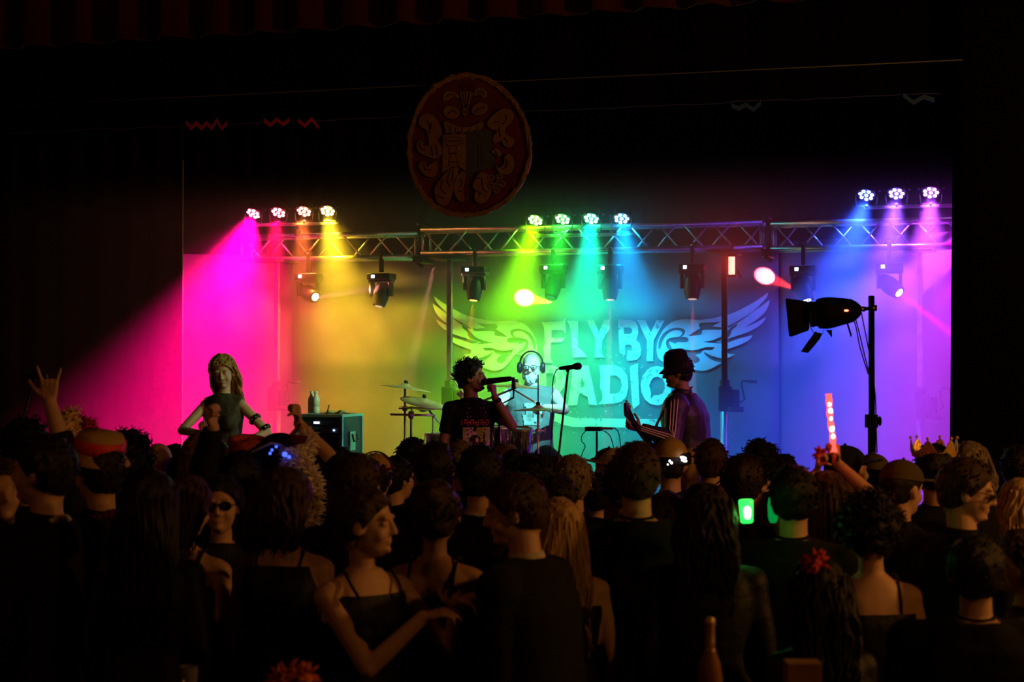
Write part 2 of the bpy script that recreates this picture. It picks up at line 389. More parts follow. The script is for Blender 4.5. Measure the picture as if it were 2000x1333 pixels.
letters = [
 (LP, [(1280, 350), (1530, 340), (1553, 298), (1560, 482), (1520, 442), (1395, 440), (1395, 530), (1552, 530), (1520, 580), (1390, 585), (1385, 760), (1410, 818), (1305, 815), (1312, 740), (1295, 650), (1320, 600), (1310, 420)], []),
 (LP, [(1575, 335), (1700, 335), (1702, 420), (1695, 560), (1712, 650), (1762, 690), (1802, 750), (1640, 757), (1625, 600), (1612, 420)], []),
 (BP, [(905, 182), (945, 182), (972, 250), (1000, 180), (1029, 180), (1030, 230), (990, 292), (985, 345), (998, 385), (948, 384), (954, 290)], []),
 (RP, [(265, 310), (410, 312), (465, 335), (492, 390), (495, 470), (470, 540), (510, 580), (528, 640), (518, 715), (480, 758), (430, 768), (370, 768), (372, 660), (410, 664), (427, 645), (424, 605), (400, 590), (350, 592), (348, 710), (290, 685)], [[(332, 400), (400, 400), (425, 420), (425, 455), (400, 474), (336, 475)]]),
 (RP, [(480, 315), (575, 320), (635, 455), (700, 318), (790, 318), (665, 545), (660, 775), (590, 772), (592, 545)], []),
 (BP, [(630, 428), (730, 428), (772, 450), (790, 495), (784, 545), (760, 575), (800, 650), (748, 650), (712, 585), (690, 585), (690, 650), (632, 650)], [[(685, 470), (720, 470), (738, 490), (738, 520), (718, 545), (687, 545)]]),
 (DP, [(578, 98), (800, 95), (812, 170), (850, 330), (872, 450), (910, 612), (800, 602), (785, 500), (735, 482), (690, 445), (665, 490), (650, 610), (520, 620), (545, 500), (560, 400), (583, 200)], [[(708, 245), (728, 300), (748, 342), (715, 392), (692, 362)]]),
 (DP, [(935, 90), (1130, 88), (1230, 130), (1300, 230), (1315, 380), (1290, 500), (1220, 570), (1120, 592), (920, 600), (975, 545), (980, 480), (945, 380), (955, 250)], [[(1075, 225), (1160, 225), (1215, 275), (1232, 355), (1212, 430), (1150, 465), (1072, 465)]]),
 (DP, [(1335, 110), (1440, 65), (1450, 380), (1455, 500), (1462, 600), (1380, 665), (1365, 600), (1352, 400), (1342, 250)], []),
 (DP, [(1690, 103), (1780, 125), (1850, 200), (1882, 320), (1875, 430), (1830, 530), (1770, 595), (1700, 617), (1600, 598), (1530, 540), (1485, 440), (1475, 340), (1500, 230), (1570, 145), (1620, 115)], [[(1690, 240), (1750, 260), (1788, 320), (1790, 400), (1760, 460), (1700, 482), (1650, 480), (1605, 530), (1612, 450), (1592, 380), (1605, 300), (1640, 255)]]),
]
for f, outer, holes in letters: poly(b, [onb(outer, f)] + [onb(h, f) for h in holes])
obj('lettering_print', b, M_print, banner, smooth=False, recalc=False)
b = B(); poly(b, [onb([(-60, 560), (420, 735), (500, 752), (640, 782), (1590, 792), (1800, 792), (1800, 908), (1300, 905), (580, 895), (475, 870), (300, 800), (-80, 660)], DP, .009)])
rnd = random.Random(4)
for i in range(150):
    x = rnd.gauss(.5, .35) * 1500 + 100; y = rnd.choice([640, 700, 830, 60, 40, 950]) + rnd.gauss(0, 55); s = rnd.uniform(2, 9)
    if not 0 < x < 1650: continue
    pts = [(x + s * rnd.uniform(.4, 1.5) * math.cos(a), y + s * rnd.uniform(.4, 1.8) * math.sin(a)) for a in (0, 1.2, 2.5, 3.8, 5)]
    poly(b, [onb(pts, DP, .004)])
obj('underline_print', b, M_print, banner, smooth=False, recalc=False)

# ---------------------------------------------------------------- truss and lifts
M_alu = mat('worn_aluminium_tube', (.75, .75, .77), .32, .9, noise_amt=.25, noise_scale=9)
M_blackm = mat('black_painted_metal', (.015, .015, .017), .45, .3)
M_plast = mat('black_plastic', (.012, .012, .014), .4)
M_rub = mat('black_rubber_cable', (.01, .01, .011), .6)
zT0 = Sp(1000, 492, KT).z; TS = .24
def truss(u0, u1, label, dz=0.):
    p0 = uvz(u0, KT, zT0 + dz)
    t = thing('lighting_truss', label, 'truss', p0, 'box truss lengths over the stage')
    ch = B()
    for dk in (0, TS):
        for z in (0, TS):
            e = .09 if z == 0 else 0.
            cyl(ch, uvz(u0 - e * 0, KT + dk, zT0 + dz + z), uvz(u1, KT + dk, zT0 + dz + z), .0245, seg=12)
    for u in (u0 + .02, u1 - .02):
        for a, c_ in (((0, 0), (0, 1)), ((1, 0), (1, 1)), ((0, 0), (1, 0)), ((0, 1), (1, 1))):
            cyl(ch, uvz(u, KT + a[0] * TS, zT0 + dz + a[1] * TS), uvz(u, KT + c_[0] * TS, zT0 + dz + c_[1] * TS), .012, seg=8)
    obj('chord_tubes', ch, M_alu, t)
    br = B(); L = u1 - u0; nb = max(3, round(L / .27)); s = L / nb
    for i in range(nb):
        a, c_ = u0 + i * s, u0 + (i + 1) * s
        for dk in (0, TS):
            za, zc = (0, TS) if (i + (dk > 0)) % 2 else (TS, 0)
            cyl(br, uvz(a + .03, KT + dk, zT0 + dz + za), uvz(c_ - .03, KT + dk, zT0 + dz + zc), .0095, seg=8)
        for z in (0, TS):
            cyl(br, uvz(a, KT, zT0 + dz + z), uvz(c_, KT + TS, zT0 + dz + z), .008, seg=6)
    obj('diagonal_braces', br, M_alu, t)
    return t
uA0, uA1 = ue(468, KT), ue(815, KT); uM0, uM1 = ue(822, KT), ue(1490, KT); uC0, uC1 = ue(1506, KT), ue(1960, KT)
truss(uA0, uA1, 'left length of aluminium box truss lit magenta to yellow', -.03)
truss(uM0, uM1, 'long middle length of aluminium box truss above the banner', 0)
truss(uC0, uC1, 'right length of aluminium box truss washed in blue and violet', -.02)
# connector blocks where the lengths meet
for px, lab in ((819, 'black clamp block joining the left and middle truss lengths'), (1499, 'black clamp block joining the middle and right truss lengths')):
    b = B(); u = ue(px, KT)
    box(b, uvz(u, KT + .12, zT0 - .06), (.11, .36, .07), SAX, bev=.008); box(b, uvz(u, KT + .12, zT0 + .3), (.05, .3, .03), SAX)
    cyl(b, uvz(u, KT, zT0 - .05), uvz(u, KT, zT0 + .4), .012); cyl(b, uvz(u - .03, KT - .03, zT0 - .1), uvz(u + .05, KT - .03, zT0 - .14), .02)
    tag(obj('truss_clamp', b, M_blackm), lab, 'clamp')
def lift(px, label, winch_px=None, wpy=775, bright=False):
    u = ue(px, KT + .12); p0 = uvz(u, KT + .12, STAGE_Z)
    t = thing('truss_lift', label, 'truss lift', p0, 'lifting posts under the truss')
    b = B(); zw = Sp(px, wpy, KT + .12).z
    cyl(b, p0, uvz(u, KT + .12, zw), .04, seg=16); obj('outer_mast', b, M_alu, t)
    b = B(); box(b, uvz(u, KT + .12, (zw + zT0 - .06) / 2), (.052, .052, zT0 - .06 - zw), SAX, bev=.005); obj('inner_mast', b, M_blackm if bright else M_alu, t)
    b = B(); box(b, uvz(u, KT + .12, zT0 - .055), (.3, .36, .02), SAX); obj('head_fork', b, M_blackm, t)
    b = B(); box(b, uvz(u + .02, KT + .02, zw - .02), (.12, .1, .24), SAX, bev=.01); box(b, uvz(u + .12, KT + .02, zw - .03), (.07, .08, .2), SAX, bev=.02)
    cyl(b, uvz(u + .05, KT - .02, zw - .12), uvz(u + .2, KT - .02, zw - .12), .025); cyl(b, uvz(u, KT + .12, zw), uvz(u, KT + .12, zw + .16), .05)
    wn = obj('winch', b, M_blackm, t)
    b = B(); tube(b, [uvz(u + .16, KT, zw - .06), uvz(u + .21, KT - .02, zw - .02), uvz(u + .18, KT - .03, zw + .13), uvz(u + .19, KT - .03, zw + .155), uvz(u + .32, KT - .03, zw + .145)], .009)
    cyl(b, uvz(u + .24, KT - .03, zw + .15), uvz(u + .33, KT - .03, zw + .145), .016); obj('crank_handle', b, M_blackm, wn)
    for a in (45, 135, 225, 315):
        b = B(); d = U * math.cos(math.radians(a)) + VV * math.sin(math.radians(a))
        tube(b, [p0 + Z * .35 + d * .03, p0 + Z * .05 + d * .5, p0 + Z * .02 + d * .55], .018); obj('leg', b, M_alu, t)
    return t
lift(541, 'lifting post at the left end of the truss, lit magenta and yellow')
lift(878, 'green lit lifting post behind the singer')
lift(1415, 'dark lifting post with crank winch right of the banner lettering', bright=True)
lift(1797, 'violet lit lifting post with winch near the black curtain', wpy=790)

# ---------------------------------------------------------------- wash fixtures
def led_mat(i, col):
    wht = tuple(.3 + .7 * c for c in col)
    return mat('lit_led_lens_%d' % i, (.8, .8, .8), .3, emit=wht, estr=6)
cn = {0: 'magenta', 1: 'hot pink', 2: 'orange red', 3: 'yellow', 4: 'lime', 5: 'green', 6: 'aqua', 7: 'sky blue', 8: 'blue', 9: 'blue violet', 10: 'violet', 11: 'purple'}
bars = [((0, 3), 'left'), ((4, 7), 'middle'), ((8, 11), 'right')]
for (i0, i1), side in bars:
    pa = Sp(PARS[i0][0], PARS[i0][1], KP); pb = Sp(PARS[i1][0], PARS[i1][1], KP); zc = (pa.z + pb.z) / 2 - .125
    ua, ub = U_of(pa) - .0, U_of(pb) + .1
    if side == 'middle': zc -= .03
    t = thing('fixture_bar', f'slim crossbar holding the coloured wash lamps on the {side} truss length', 'lighting bar', uvz(ua, KP, zc), 'bars under the wash lamps')
    b = B(); box(b, uvz((ua + ub) / 2, KP + .02, zc), (ub - ua + .05, .045, .03), SAX, bev=.004); obj('bar', b, M_alu, t)
    um = (ua + ub) / 2; b = B(); cyl(b, uvz(um, KP + .05, zc - .01), uvz(um, KT + .02, zT0 + TS), .018); box(b, uvz(um, KT, zT0 + TS), (.06, .07, .07), SAX, bev=.01); obj('mounting_spigot', b, M_blackm, t)
for i, (px, py, col, aim, pw, sp, ang) in enumerate(PARS):
    c = Sp(px, py, KP); tilt = -.95
    down = (Z * -1 * .80 - VV * .60 + U * ((aim[0] - px) / 900)).normalized()
    t = thing('wash_lamp', f'{cn[i]} LED wash lamp shining down from its bar, lenses glowing', 'stage light', c, 'LED wash lamps above the truss')
    b = B(); lathe(b, [(.045, -.11), (.07, -.10), (.08, -.02), (.086, -.015), (.086, .0), (.078, .002)], c, down, 28); obj('housing', b, M_plast, t)
    fx, fy = frame_for(down); b = B()
    for j in range(8):
        q = c + down * .001 if j == 7 else c + (fx * math.cos(j * 2 * PI / 7) + fy * math.sin(j * 2 * PI / 7)) * .055 + down * .001
        ell(b, q + down * .004, (.018, .018, .012), Matrix((fx, fy, down)).transposed(), 12, 8)
    obj('lens_array', b, led_mat(i, col), t)
    b = B(); zc = c.z - .125 - (.03 if 4 <= i <= 7 else 0)
    tube(b, [c - down * .05 + U * .1, c + U * .1 - Z * .03, V3((c.x, c.y, zc + .02)) + U * .09, V3((c.x, c.y, zc + .02)) - U * .09, c - U * .1 - Z * .03, c - down * .05 - U * .1], .006)
    cyl(b, c - down * .05 + U * .075, c - down * .05 + U * .12, .012); cyl(b, c - down * .05 - U * .075, c - down * .05 - U * .12, .012)
    cyl(b, V3((c.x, c.y, zc)), V3((c.x, c.y, zc + .035)), .012); obj('yoke', b, M_blackm, t)
    p = c + down * .03
    lamp('wash_beam', 'SPOT', p, pw * 1.5, col, .05, Sp(*aim), ang, 1.)
    lamp('wash_spill', 'SPOT', p, sp * 4.6, col, .05, Sp(aim[0], 740, KB), 72, .9)
    lamp('wash_glow', 'POINT', p + down * .02, 2.0, col, .04)

# ---------------------------------------------------------------- moving heads hung under the truss
M_disp = mat('lit_menu_display', (.8, .85, 1), .4, emit=(.75, .85, 1), estr=2.2)
def moving_head(px, py, head_dir, label, beam=None, lens_col=(1, .6, .5), lens=3., dx=0):
    c = Sp(px, py, KT - .0); u = U_of(c)
    top = zT0 - .02
    t = thing('moving_head', label, 'moving head light', c, 'moving head lights hung under the truss')
    b = B(); box(b, c, (.25, .2, .065), SAX, bev=.012)
    bs_ = obj('base', b, M_plast, t)
    b = B(); q = c - VV * .102 - U * .055; box(b, q, (.034, .006, .032), SAX); obj('display', b, M_disp, bs_)
    b = B(); box(b, uvz(u, KT, (top + c.z) / 2 + .04), (.04, .05, top - c.z - .01), SAX, bev=.008); tube(b, [uvz(u + .035 * math.cos(a), KT - .0, top + .03 + .04 * math.sin(a)) + VV * 0 for a in [x * PI / 6 for x in range(12)]], .01, closed=True)
    obj('hanging_clamp', b, M_blackm, t)
    b = B()
    hc = c - Z * .17
    for s in (-1, 1):
        slab(b, [c + U * (s * .115) - Z * .03 - VV * .05, c + U * (s * .115) - Z * .03 + VV * .05, hc + U * (s * .115) + VV * .035 - Z * .03, hc + U * (s * .115) - VV * .035 - Z * .03], U * -s, .028)
    box(b, c - Z * .045, (.25, .12, .03), SAX, bev=.01)
    obj('yoke', b, M_plast, t)
    d = V3(head_dir).normalized(); b = B()
    lathe(b, [(.03, -.125), (.06, -.115), (.075, -.06), (.083, .0), (.08, .06), (.066, .12), (.062, .135)], hc, d, 20, sx=.98, sy=1.0)
    hd = obj('head', b, M_plast, t)
    b = B(); lathe(b, [(.042, .0), (.038, .006), (.02, .010)], hc + d * .134, d, 20); obj('lens', b, mat('lens_' + label[:14].replace(' ', '_'), (.3, .2, .2), .1, emit=lens_col, estr=lens), hd)
    if beam:
        for (col, power, ang, tgt) in beam:
            lamp('head_beam', 'SPOT', hc + d * .16, power, col, .02, hc + d * 5 if tgt is None else tgt, ang, .25)
    return t
moving_head(603, 541, U * .85 - VV * .6 - Z * .35, 'moving head in orange haze, lens turned to the right', [((1, .30, .2), 900, 8, Sp(742, 562, KT - .04))], lens=5)
moving_head(745, 541, (-.15 * U - Z - VV * .2), 'dark moving head edged in red under the left truss', [((1, .2, .08), 500, 7, None)], lens=.5)
moving_head(928, 528, (-U * .08 - Z - VV * .15), 'moving head with orange edges above the left banner wing', [((1, .3, .0), 1700, 6, None)], lens=1.5, lens_col=(1,.5,.1))
moving_head(1081, 524, (-Z - VV * .45 - U * .1), 'green lit moving head just above the lettering letter L', None, lens=.2, lens_col=(0, .4, .2))
moving_head(1192, 525, (-Z - VV * .1), 'blue lit moving head pointing straight down', [((1, .25, .35), 900, 5, None)], lens=.6)
moving_head(1352, 523, (-Z - VV * .1 + U * .02), 'dark moving head above the man in the bucket hat', [((1, .12, .08), 1100, 5, None)], lens=.8)
moving_head(1569, 527, (-Z + U * .3 - VV * .3), 'moving head lost in blue haze right of the banner', [((.5, .6, 1), 120, 8, None)], lens=2, lens_col=(.7, .8, 1))
moving_head(1737, 522, (U * .75 - VV * .55 - Z * .62), 'moving head in violet haze throwing a red beam', [((1, .0, .1), 3000, 6, None)], lens=5, lens_col=(1, .2, .3))
# hard edged pools thrown on the banner; the patch by the right post is a glowing box
def pool(px, py, K, src, col, power, ang):
    lamp('pool_beam', 'SPOT', src, power, col, .01, Sp(px, py, K), ang, .15)
pool(1025, 582, KB, Sp(1078, 592, KT + .5), (1, .33, .05), 3600, 12)
pool(1495, 540, KB, Sp(1556, 566, KT + .72), (1, .03, .04), 3000, 15)
c = Sp(1428, 519, KT - .12)  # glowing box and its light added where red light falls on the truss
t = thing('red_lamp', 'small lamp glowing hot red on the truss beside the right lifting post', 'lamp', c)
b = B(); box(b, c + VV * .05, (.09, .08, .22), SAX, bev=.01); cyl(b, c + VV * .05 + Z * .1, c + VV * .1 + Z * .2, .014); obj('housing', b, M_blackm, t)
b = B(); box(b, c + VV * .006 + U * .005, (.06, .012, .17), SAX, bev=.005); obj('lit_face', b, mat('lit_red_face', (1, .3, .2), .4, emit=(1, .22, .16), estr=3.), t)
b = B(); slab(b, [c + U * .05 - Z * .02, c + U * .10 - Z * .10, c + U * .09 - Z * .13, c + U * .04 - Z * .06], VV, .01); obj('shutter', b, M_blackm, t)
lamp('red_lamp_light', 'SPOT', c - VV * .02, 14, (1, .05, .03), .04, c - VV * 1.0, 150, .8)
# faint pink shafts from the truss joint
lamp('pool_beam', 'SPOT', Sp(848, 520, KT), 700, (1, .3, .25), .02, Sp(770, 860, KT - .6), 8, .6)
# ---------------------------------------------------------------- people: figure builder
M_skin = mat('light_skin', (.62, .36, .25), .55, noise_amt=.1, noise_scale=12, bump=.1)
M_skin2 = mat('tan_skin', (.42, .22, .14), .55, noise_amt=.1, noise_scale=12, bump=.1)
M_skinp = mat('pale_skin', (.80, .58, .48), .5, noise_amt=.08, noise_scale=12, bump=.1)
CL = {}
def cloth_mat(name, col, rough=.9, spec=.15, **k):
    return mat(name, col, rough, bump=.35, bump_scale=55, spec=spec, **k)
M_suit = cloth_mat('black_suit_cloth', (.010, .009, .010)); M_navy = cloth_mat('dark_navy_cloth', (.010, .012, .022))
M_char = cloth_mat('charcoal_cloth', (.018, .016, .016)); M_bdress = cloth_mat('black_dress_satin', (.008, .008, .012), .6, .3)
M_shirt = cloth_mat('white_shirt_cloth', (.55, .50, .45)); M_brown = cloth_mat('dark_brown_cloth', (.03, .018, .012))
M_wine = cloth_mat('dark_red_cloth', (.09, .01, .012)); M_shoe = mat('black_shoe_leather', (.01, .01, .01), .35)
def hair_mat(name, col, col2=None, rough=.5):
    return mat(name, col, rough, noise_amt=.55, noise_scale=14, stretch=(6, 6, .6), bump=.5, bump_scale=60, col2=col2, spec=.3)
HM = {'black': hair_mat('black_hair', (.007, .005, .004)), 'dark': hair_mat('dark_brown_hair', (.015, .008, .005)), 'brown': hair_mat('brown_hair', (.06, .028, .013)),
      'fair': hair_mat('fair_hair', (.22, .12, .05)), 'blond': hair_mat('blond_hair', (.62, .42, .20), (.35, .2, .08)), 'grey': hair_mat('grey_hair', (.28, .21, .16), (.1, .07, .05))}

def vox(bm, size, sm=3):
    """merge the overlapping solids of a bmesh into one continuous smooth surface"""
    me = bpy.data.meshes.new('tmp'); bm.to_mesh(me); bm.free()
    o = bpy.data.objects.new('tmp', me); C.objects.link(o)
    m = o.modifiers.new('r', 'REMESH'); m.mode = 'VOXEL'; m.voxel_size = size; m.use_smooth_shade = True
    if sm: s = o.modifiers.new('s', 'SMOOTH'); s.factor = .5; s.iterations = sm
    dg = bpy.context.evaluated_depsgraph_get(); r = bmesh.new(); ev = o.evaluated_get(dg); e2 = ev.to_mesh(); r.from_mesh(e2); ev.to_mesh_clear()
    bpy.data.objects.remove(o); bpy.data.meshes.remove(me)
    for f in r.faces: f.smooth = True
    return r
def rough_up(bm, amp, sc_, seed=0, stretch=(1, 1, 1), normal=True):
    bm.normal_update(); S = V3(stretch)
    for v in bm.verts:
        q = V3((v.co.x * S.x, v.co.y * S.y, v.co.z * S.z)) * sc_ + V3((seed * 3.7, seed, 0))
        v.co += v.normal * (amp * (noise.noise(q) + .5 * noise.noise(q * 2.1)))
def cutp(bm, co, no):
    """drop what lies on the side the normal points to"""
    g = list(bm.verts) + list(bm.edges) + list(bm.faces)
    r = bmesh.ops.bisect_plane(bm, geom=g, plane_co=V3(co), plane_no=V3(no), clear_outer=True)
def loft(bm, secs, seg=20, pw=2.4):
    """secs: (centre, half width, half depth) stacked rings of a super-ellipse"""
    rs_ = []
    for c, hw, hd in secs:
        rr = []
        for i in range(seg):
            a = 2 * PI * i / seg; ca, sa = math.cos(a), math.sin(a)
            rr.append(bm.verts.new(V3(c) + V3((hw * math.copysign(abs(ca) ** (2 / pw), ca), hd * math.copysign(abs(sa) ** (2 / pw), sa), 0))))
        rs_.append(rr)
    for i in range(len(rs_) - 1): bridge(bm, rs_[i], rs_[i + 1])
    cap(bm, rs_[0][::-1]); cap(bm, rs_[-1])

FINGERS = [(-.030, .058), (-.010, .066), (.011, .062), (.030, .050)]  # index..little : offset across palm (thumb side negative), length
def hand(bm, wr, d, n, side, s=1., curls=(.35, .4, .45, .5), thumb=(.7, .4), spread=.06, r=.0088):
    d = V3(d).normalized(); n0 = (V3(n) - d * V3(n).dot(d)).normalized(); t = V3(side); t = (t - d * t.dot(d) - n0 * t.dot(n0)).normalized()
    wr = V3(wr); r *= s
    ell(bm, wr + d * .05 * s + n0 * .004 * s, (.037 * s, .045 * s, .014 * s), Matrix((t, d, n0)).transposed(), 12, 8)
    for k, (o_, L) in enumerate(FINGERS):
        base = wr + d * (.09 - abs(o_) * .25) * s - t * o_ * s
        caps(bm, wr + d * .012 * s - t * o_ * .55 * s, base, .013 * s, .0115 * s, 8)
        dd = (d - t * (o_ / .03) * spread).normalized(); nn = n0; p = base
        for j, (fr, cc) in enumerate(((.46, 1.), (.31, 1.15), (.23, .8))):
            R = Matrix.Rotation(curls[k] * cc, 3, dd.cross(nn).normalized()); dd = (R @ dd).normalized(); nn = (R @ nn).normalized()
            q = p + dd * (L * fr * 1.2 * s); caps(bm, p, q, r * (1.02 - .08 * j), r * (.94 - .1 * j), 8); p = q
    b0 = wr + d * .022 * s + t * .026 * s; dd = (d * .62 + t * .7 + n0 * thumb[1] * .5).normalized()
    p = b0 + dd * .038 * s; caps(bm, wr + d * .012 * s + t * .012 * s, p, .015 * s, .0125 * s, 8)
    R = Matrix.Rotation(thumb[0], 3, dd.cross((n0 - t * .4).normalized()).normalized())
    for L in (.032, .026):
        dd = (R @ dd).normalized(); q = p + dd * L * s; caps(bm, p, q, .0105 * s, .009 * s, 8); p = q

def head_parts(bm, R, hc, s, face=1, jaw=1., nose=1., w=1.):
    """R: head rotation (3x3), forward = +Y"""
    def E(c, r, rot=None): ell(bm, hc + R @ (V3(c) * s), V3(r) * s, R if rot is None else R @ rot, 20, 14)
    E((0, -.014, .028), (.076 * w, .096, .092)); E((0, .018, -.028), (.063 * w, .072, .083)); E((0, .042, -.078), (.042 * jaw * w, .042, .034))
    E((0, -.045, -.03), (.06 * w, .055, .07))
    for sx in (-1, 1):
        E((sx * .079 * w, -.006, -.008), (.010, .021, .032), Matrix.Rotation(sx * .25, 3, 'Z')); E((sx * .034, .058, -.03), (.026, .026, .028))
    if face:
        c0 = hc + R @ (V3((0, .086, .022)) * s); c1 = hc + R @ (V3((0, .104 * nose, -.020)) * s)
        caps(bm, c0, c1, .008 * s, .0125 * s, 10)
        E((.009, .094, -.024), (.009, .010, .008)); E((-.009, .094, -.024), (.009, .010, .008))
        for sx in (-1, 1):
            E((sx * .030, .078, .030), (.022, .013, .008), Matrix.Rotation(-sx * .15, 3, 'Y')); E((sx * .030, .073, .008), (.016, .012, .011))
        E((0, .084, -.051), (.021, .010, .005)); E((0, .083, -.060), (.017, .010, .005)); E((0, .078, -.084), (.02, .016, .013))
def add_eyes(t, R, hc, s, body, glasses=False, mcol=(.04, .02, .015)):
    b = B()
    for sx in (-1, 1): ell(b, hc + R @ (V3((sx * .030, .0785, .009)) * s), V3((.0100, .007, .0058)) * s, R)
    o = obj('eyes', b, mat('eye_white', (.7, .68, .65), .2), body, world=False)
    b = B()
    for sx in (-1, 1): ell(b, hc + R @ (V3((sx * .030, .0848, .009)) * s), V3((.0045, .0025, .0045)) * s, R)
    obj('irises', b, mat('dark_iris', mcol, .15), o, world=False)
def add_glasses(t, R, hc, s, col=(.01, .01, .01), lens=None):
    b = B()
    for sx in (-1, 1):
        pts = [hc + R @ (V3((sx * .033 + .026 * math.cos(a), .101, .010 + .019 * math.sin(a))) * s) for a in [k * PI / 8 for k in range(16)]]
        tube(b, pts, .0022 * s, 6, closed=True)
        tube(b, [hc + R @ (V3(q) * s) for q in ((sx * .058, .10, .015), (sx * .078, .07, .015), (sx * .082, .0, .012), (sx * .080, -.02, 0))], .002 * s, 6)
    tube(b, [hc + R @ (V3(q) * s) for q in ((-.009, .102, .014), (0, .105, .017), (.009, .102, .014))], .002 * s, 6)
    o = obj('glasses', b, mat('glasses_frame', col, .3), t, world=False)
    b = B()
    for sx in (-1, 1): ell(b, hc + R @ (V3((sx * .033, .100, .010)) * s), V3((.0245, .0015, .018)) * s, R)
    obj('lens', b, lens or mat('clear_lens_glass', (.9, .95, 1), .05, trans=.9), o, world=False)

def strands(bm, roots, fn, rad=.004, seg=4, steps=7):
    for i, rt in enumerate(roots):
        pts = fn(rt, i)
        n = len(pts); tube(bm, pts, [rad * (1 - .65 * (k / (n - 1)) ** 2) for k in range(n)], seg)

def build_hair(t, style, m, R, hc, s, seed, fine, w=1.):
    rnd = random.Random(seed)
    X_ = lambda c: hc + R @ (V3(c) * s)
    b = B()
    def E(c, r, rot=None): ell(b, X_(c), V3(r) * s, R if rot is None else R @ rot, 20, 14)
    thick = {'crop': .007, 'short': .016, 'curly': .026, 'afro': .05, 'long': .018, 'bob': .022, 'updo': .016, 'pony': .014, 'wavy': .02, 'quiff': .018, 'fringe': .006}[style]
    E((0, -.018, .030), (.076 * w + thick, .096 + thick, .090 + thick)); E((0, -.045, -.015), (.066 * w + thick * .8, .058 + thick, .078))
    amp, scl, st = {'crop': (.003, 60, (1, 1, 1)), 'short': (.006, 38, (1, 1, .5)), 'curly': (.020, 30, (1, 1, 1)), 'afro': (.022, 26, (1, 1, 1)), 'long': (.008, 30, (1, 1, .15)), 'bob': (.009, 30, (1, 1, .2)), 'updo': (.009, 32, (1, .5, 1)), 'pony': (.006, 36, (1, 1, .4)), 'wavy': (.014, 22, (1, 1, .5)), 'quiff': (.016, 26, (1, 1, 1)), 'fringe': (.004, 40, (1, 1, 1))}[style]
    if style == 'updo': E((0, -.085, .085), (.045, .042, .04)); E((.01, -.10, .06), (.04, .035, .035))
    if style == 'quiff': E((0, .035, .098), (.058, .045, .030)); E((0, -.01, .108), (.065, .06, .03)); E((0, -.06, .07), (.07, .05, .05))
    if style == 'pony': E((0, -.12, .04), (.025, .03, .025))
    if style == 'bob': E((0, -.035, -.05), (.088 * w, .085, .085)); E((0, -.04, -.09), (.078 * w, .07, .05))
    if style in ('long', 'wavy'): E((0, -.045, -.06), (.08 * w, .07, .09)); E((0, -.07, -.14), (.075, .045, .10))
    b = vox(b, (.007 if fine < .009 else .0105) * s, 2)
    # open the face: drop the front below the hairline
    cutp(b, X_((0, .060, .050)), R @ V3((0, .80, -.60)))
    if style not in ('long', 'wavy', 'bob'): cutp(b, X_((0, -.03, -.060)), R @ V3((0, .35, -.94)))
    rough_up(b, amp, scl, seed, st)
    # loose locks over the cap
    nl = {'crop': 0, 'short': 150, 'curly': 170, 'afro': 220, 'long': 190, 'bob': 150, 'updo': 120, 'pony': 110, 'wavy': 190, 'quiff': 170, 'fringe': 0}[style]
    roots = []
    
    while len(roots) < nl:
        a = rnd.uniform(0, 2 * PI); e = math.asin(rnd.uniform(-.45, 1)); p = V3((math.cos(a) * math.cos(e), math.sin(a) * math.cos(e), math.sin(e)))
        if p.y > .45 and p.z < .55 or (p.z < -.1 and p.y > .15): continue
        roots.append(p)
    zl = {'long': (.36, .50), 'wavy': (.26, .36), 'bob': (.13, .17)}.get(style)
    def fn(p, i):
        q = V3((p.x * (.076 * w + thick * .8), -.018 + p.y * (.096 + thick * .8), .030 + p.z * (.09 + thick * .8)))
        if style in ('short', 'crop', 'updo', 'pony'):
            flow = V3((rnd.uniform(-.3, .3), -.5 - .3 * p.y, -.35)) if style in ('updo', 'pony') else V3((rnd.uniform(-.6, .6), rnd.uniform(-.3, .7), -.35 * (1 - p.z)))
            L = rnd.uniform(.02, .04)
            return [X_(q), X_(q + flow * L * .6 + p * .006), X_(q + flow * L * 1.2 + p * .004)]
        if style in ('curly', 'afro', 'quiff'):
            L = rnd.uniform(.02, .045); a0 = rnd.uniform(0, 6); ux, uy = frame_for(p); rr = .010
            return [X_(q + p * (L * k / 6) + ux * rr * math.cos(a0 + k * 1.1) + uy * rr * math.sin(a0 + k * 1.1)) for k in range(7)]
        # hanging: fall from the root past ear/nape, spread on the shoulders
        L = rnd.uniform(*zl); out = []
        side = V3((p.x, min(p.y, .05), 0)); 
        tx = (.085 * w + .01 * rnd.random()) * (1 if p.x >= 0 else -1) * min(1, abs(p.x) * 1.5 + .1); ty = min(q.y, .015) * .5 - .055
        ph = rnd.uniform(0, 6); wv = {'wavy': .012, 'long': .004, 'bob': .005}[style]
        for k in range(10):
            f = k / 9; g = min(1, f * 2.2)
            x = q.x * (1 - g) + tx * g * (1 + .12 * math.sin(ph)); y = q.y * (1 - g) + ty * g - .03 * f
            z = q.z - (L + q.z) * f ** .9
            bow = math.sin(min(1, f * 1.8) * PI) * .014
            out.append(X_((x + side.x * bow * 1 + wv * math.sin(ph + k * 1.3), y + side.y * bow + wv * math.cos(ph * 1.7 + k * 1.2), z)))
        return out
    if roots:
        strands(b, roots, fn, {'curly': .0045, 'afro': .004, 'long': .0085, 'wavy': .009, 'bob': .009}.get(style, .0045) * s, 4)
        if style == 'pony':
            for k in range(26):
                ax, ay = rnd.gauss(0, .012), rnd.gauss(0, .010)
                tube(b, smoothpts([X_((ax * .5, -.11, .045)), X_((ax, -.16 + ay, .02)), X_((ax * 2, -.165 + ay, -.08)), X_((ax * 2.3, -.14 + ay, -.20 - rnd.random() * .06))], 3), .006 * s, 4)
    return obj('hair', b, m, t, world=False, recalc=False)

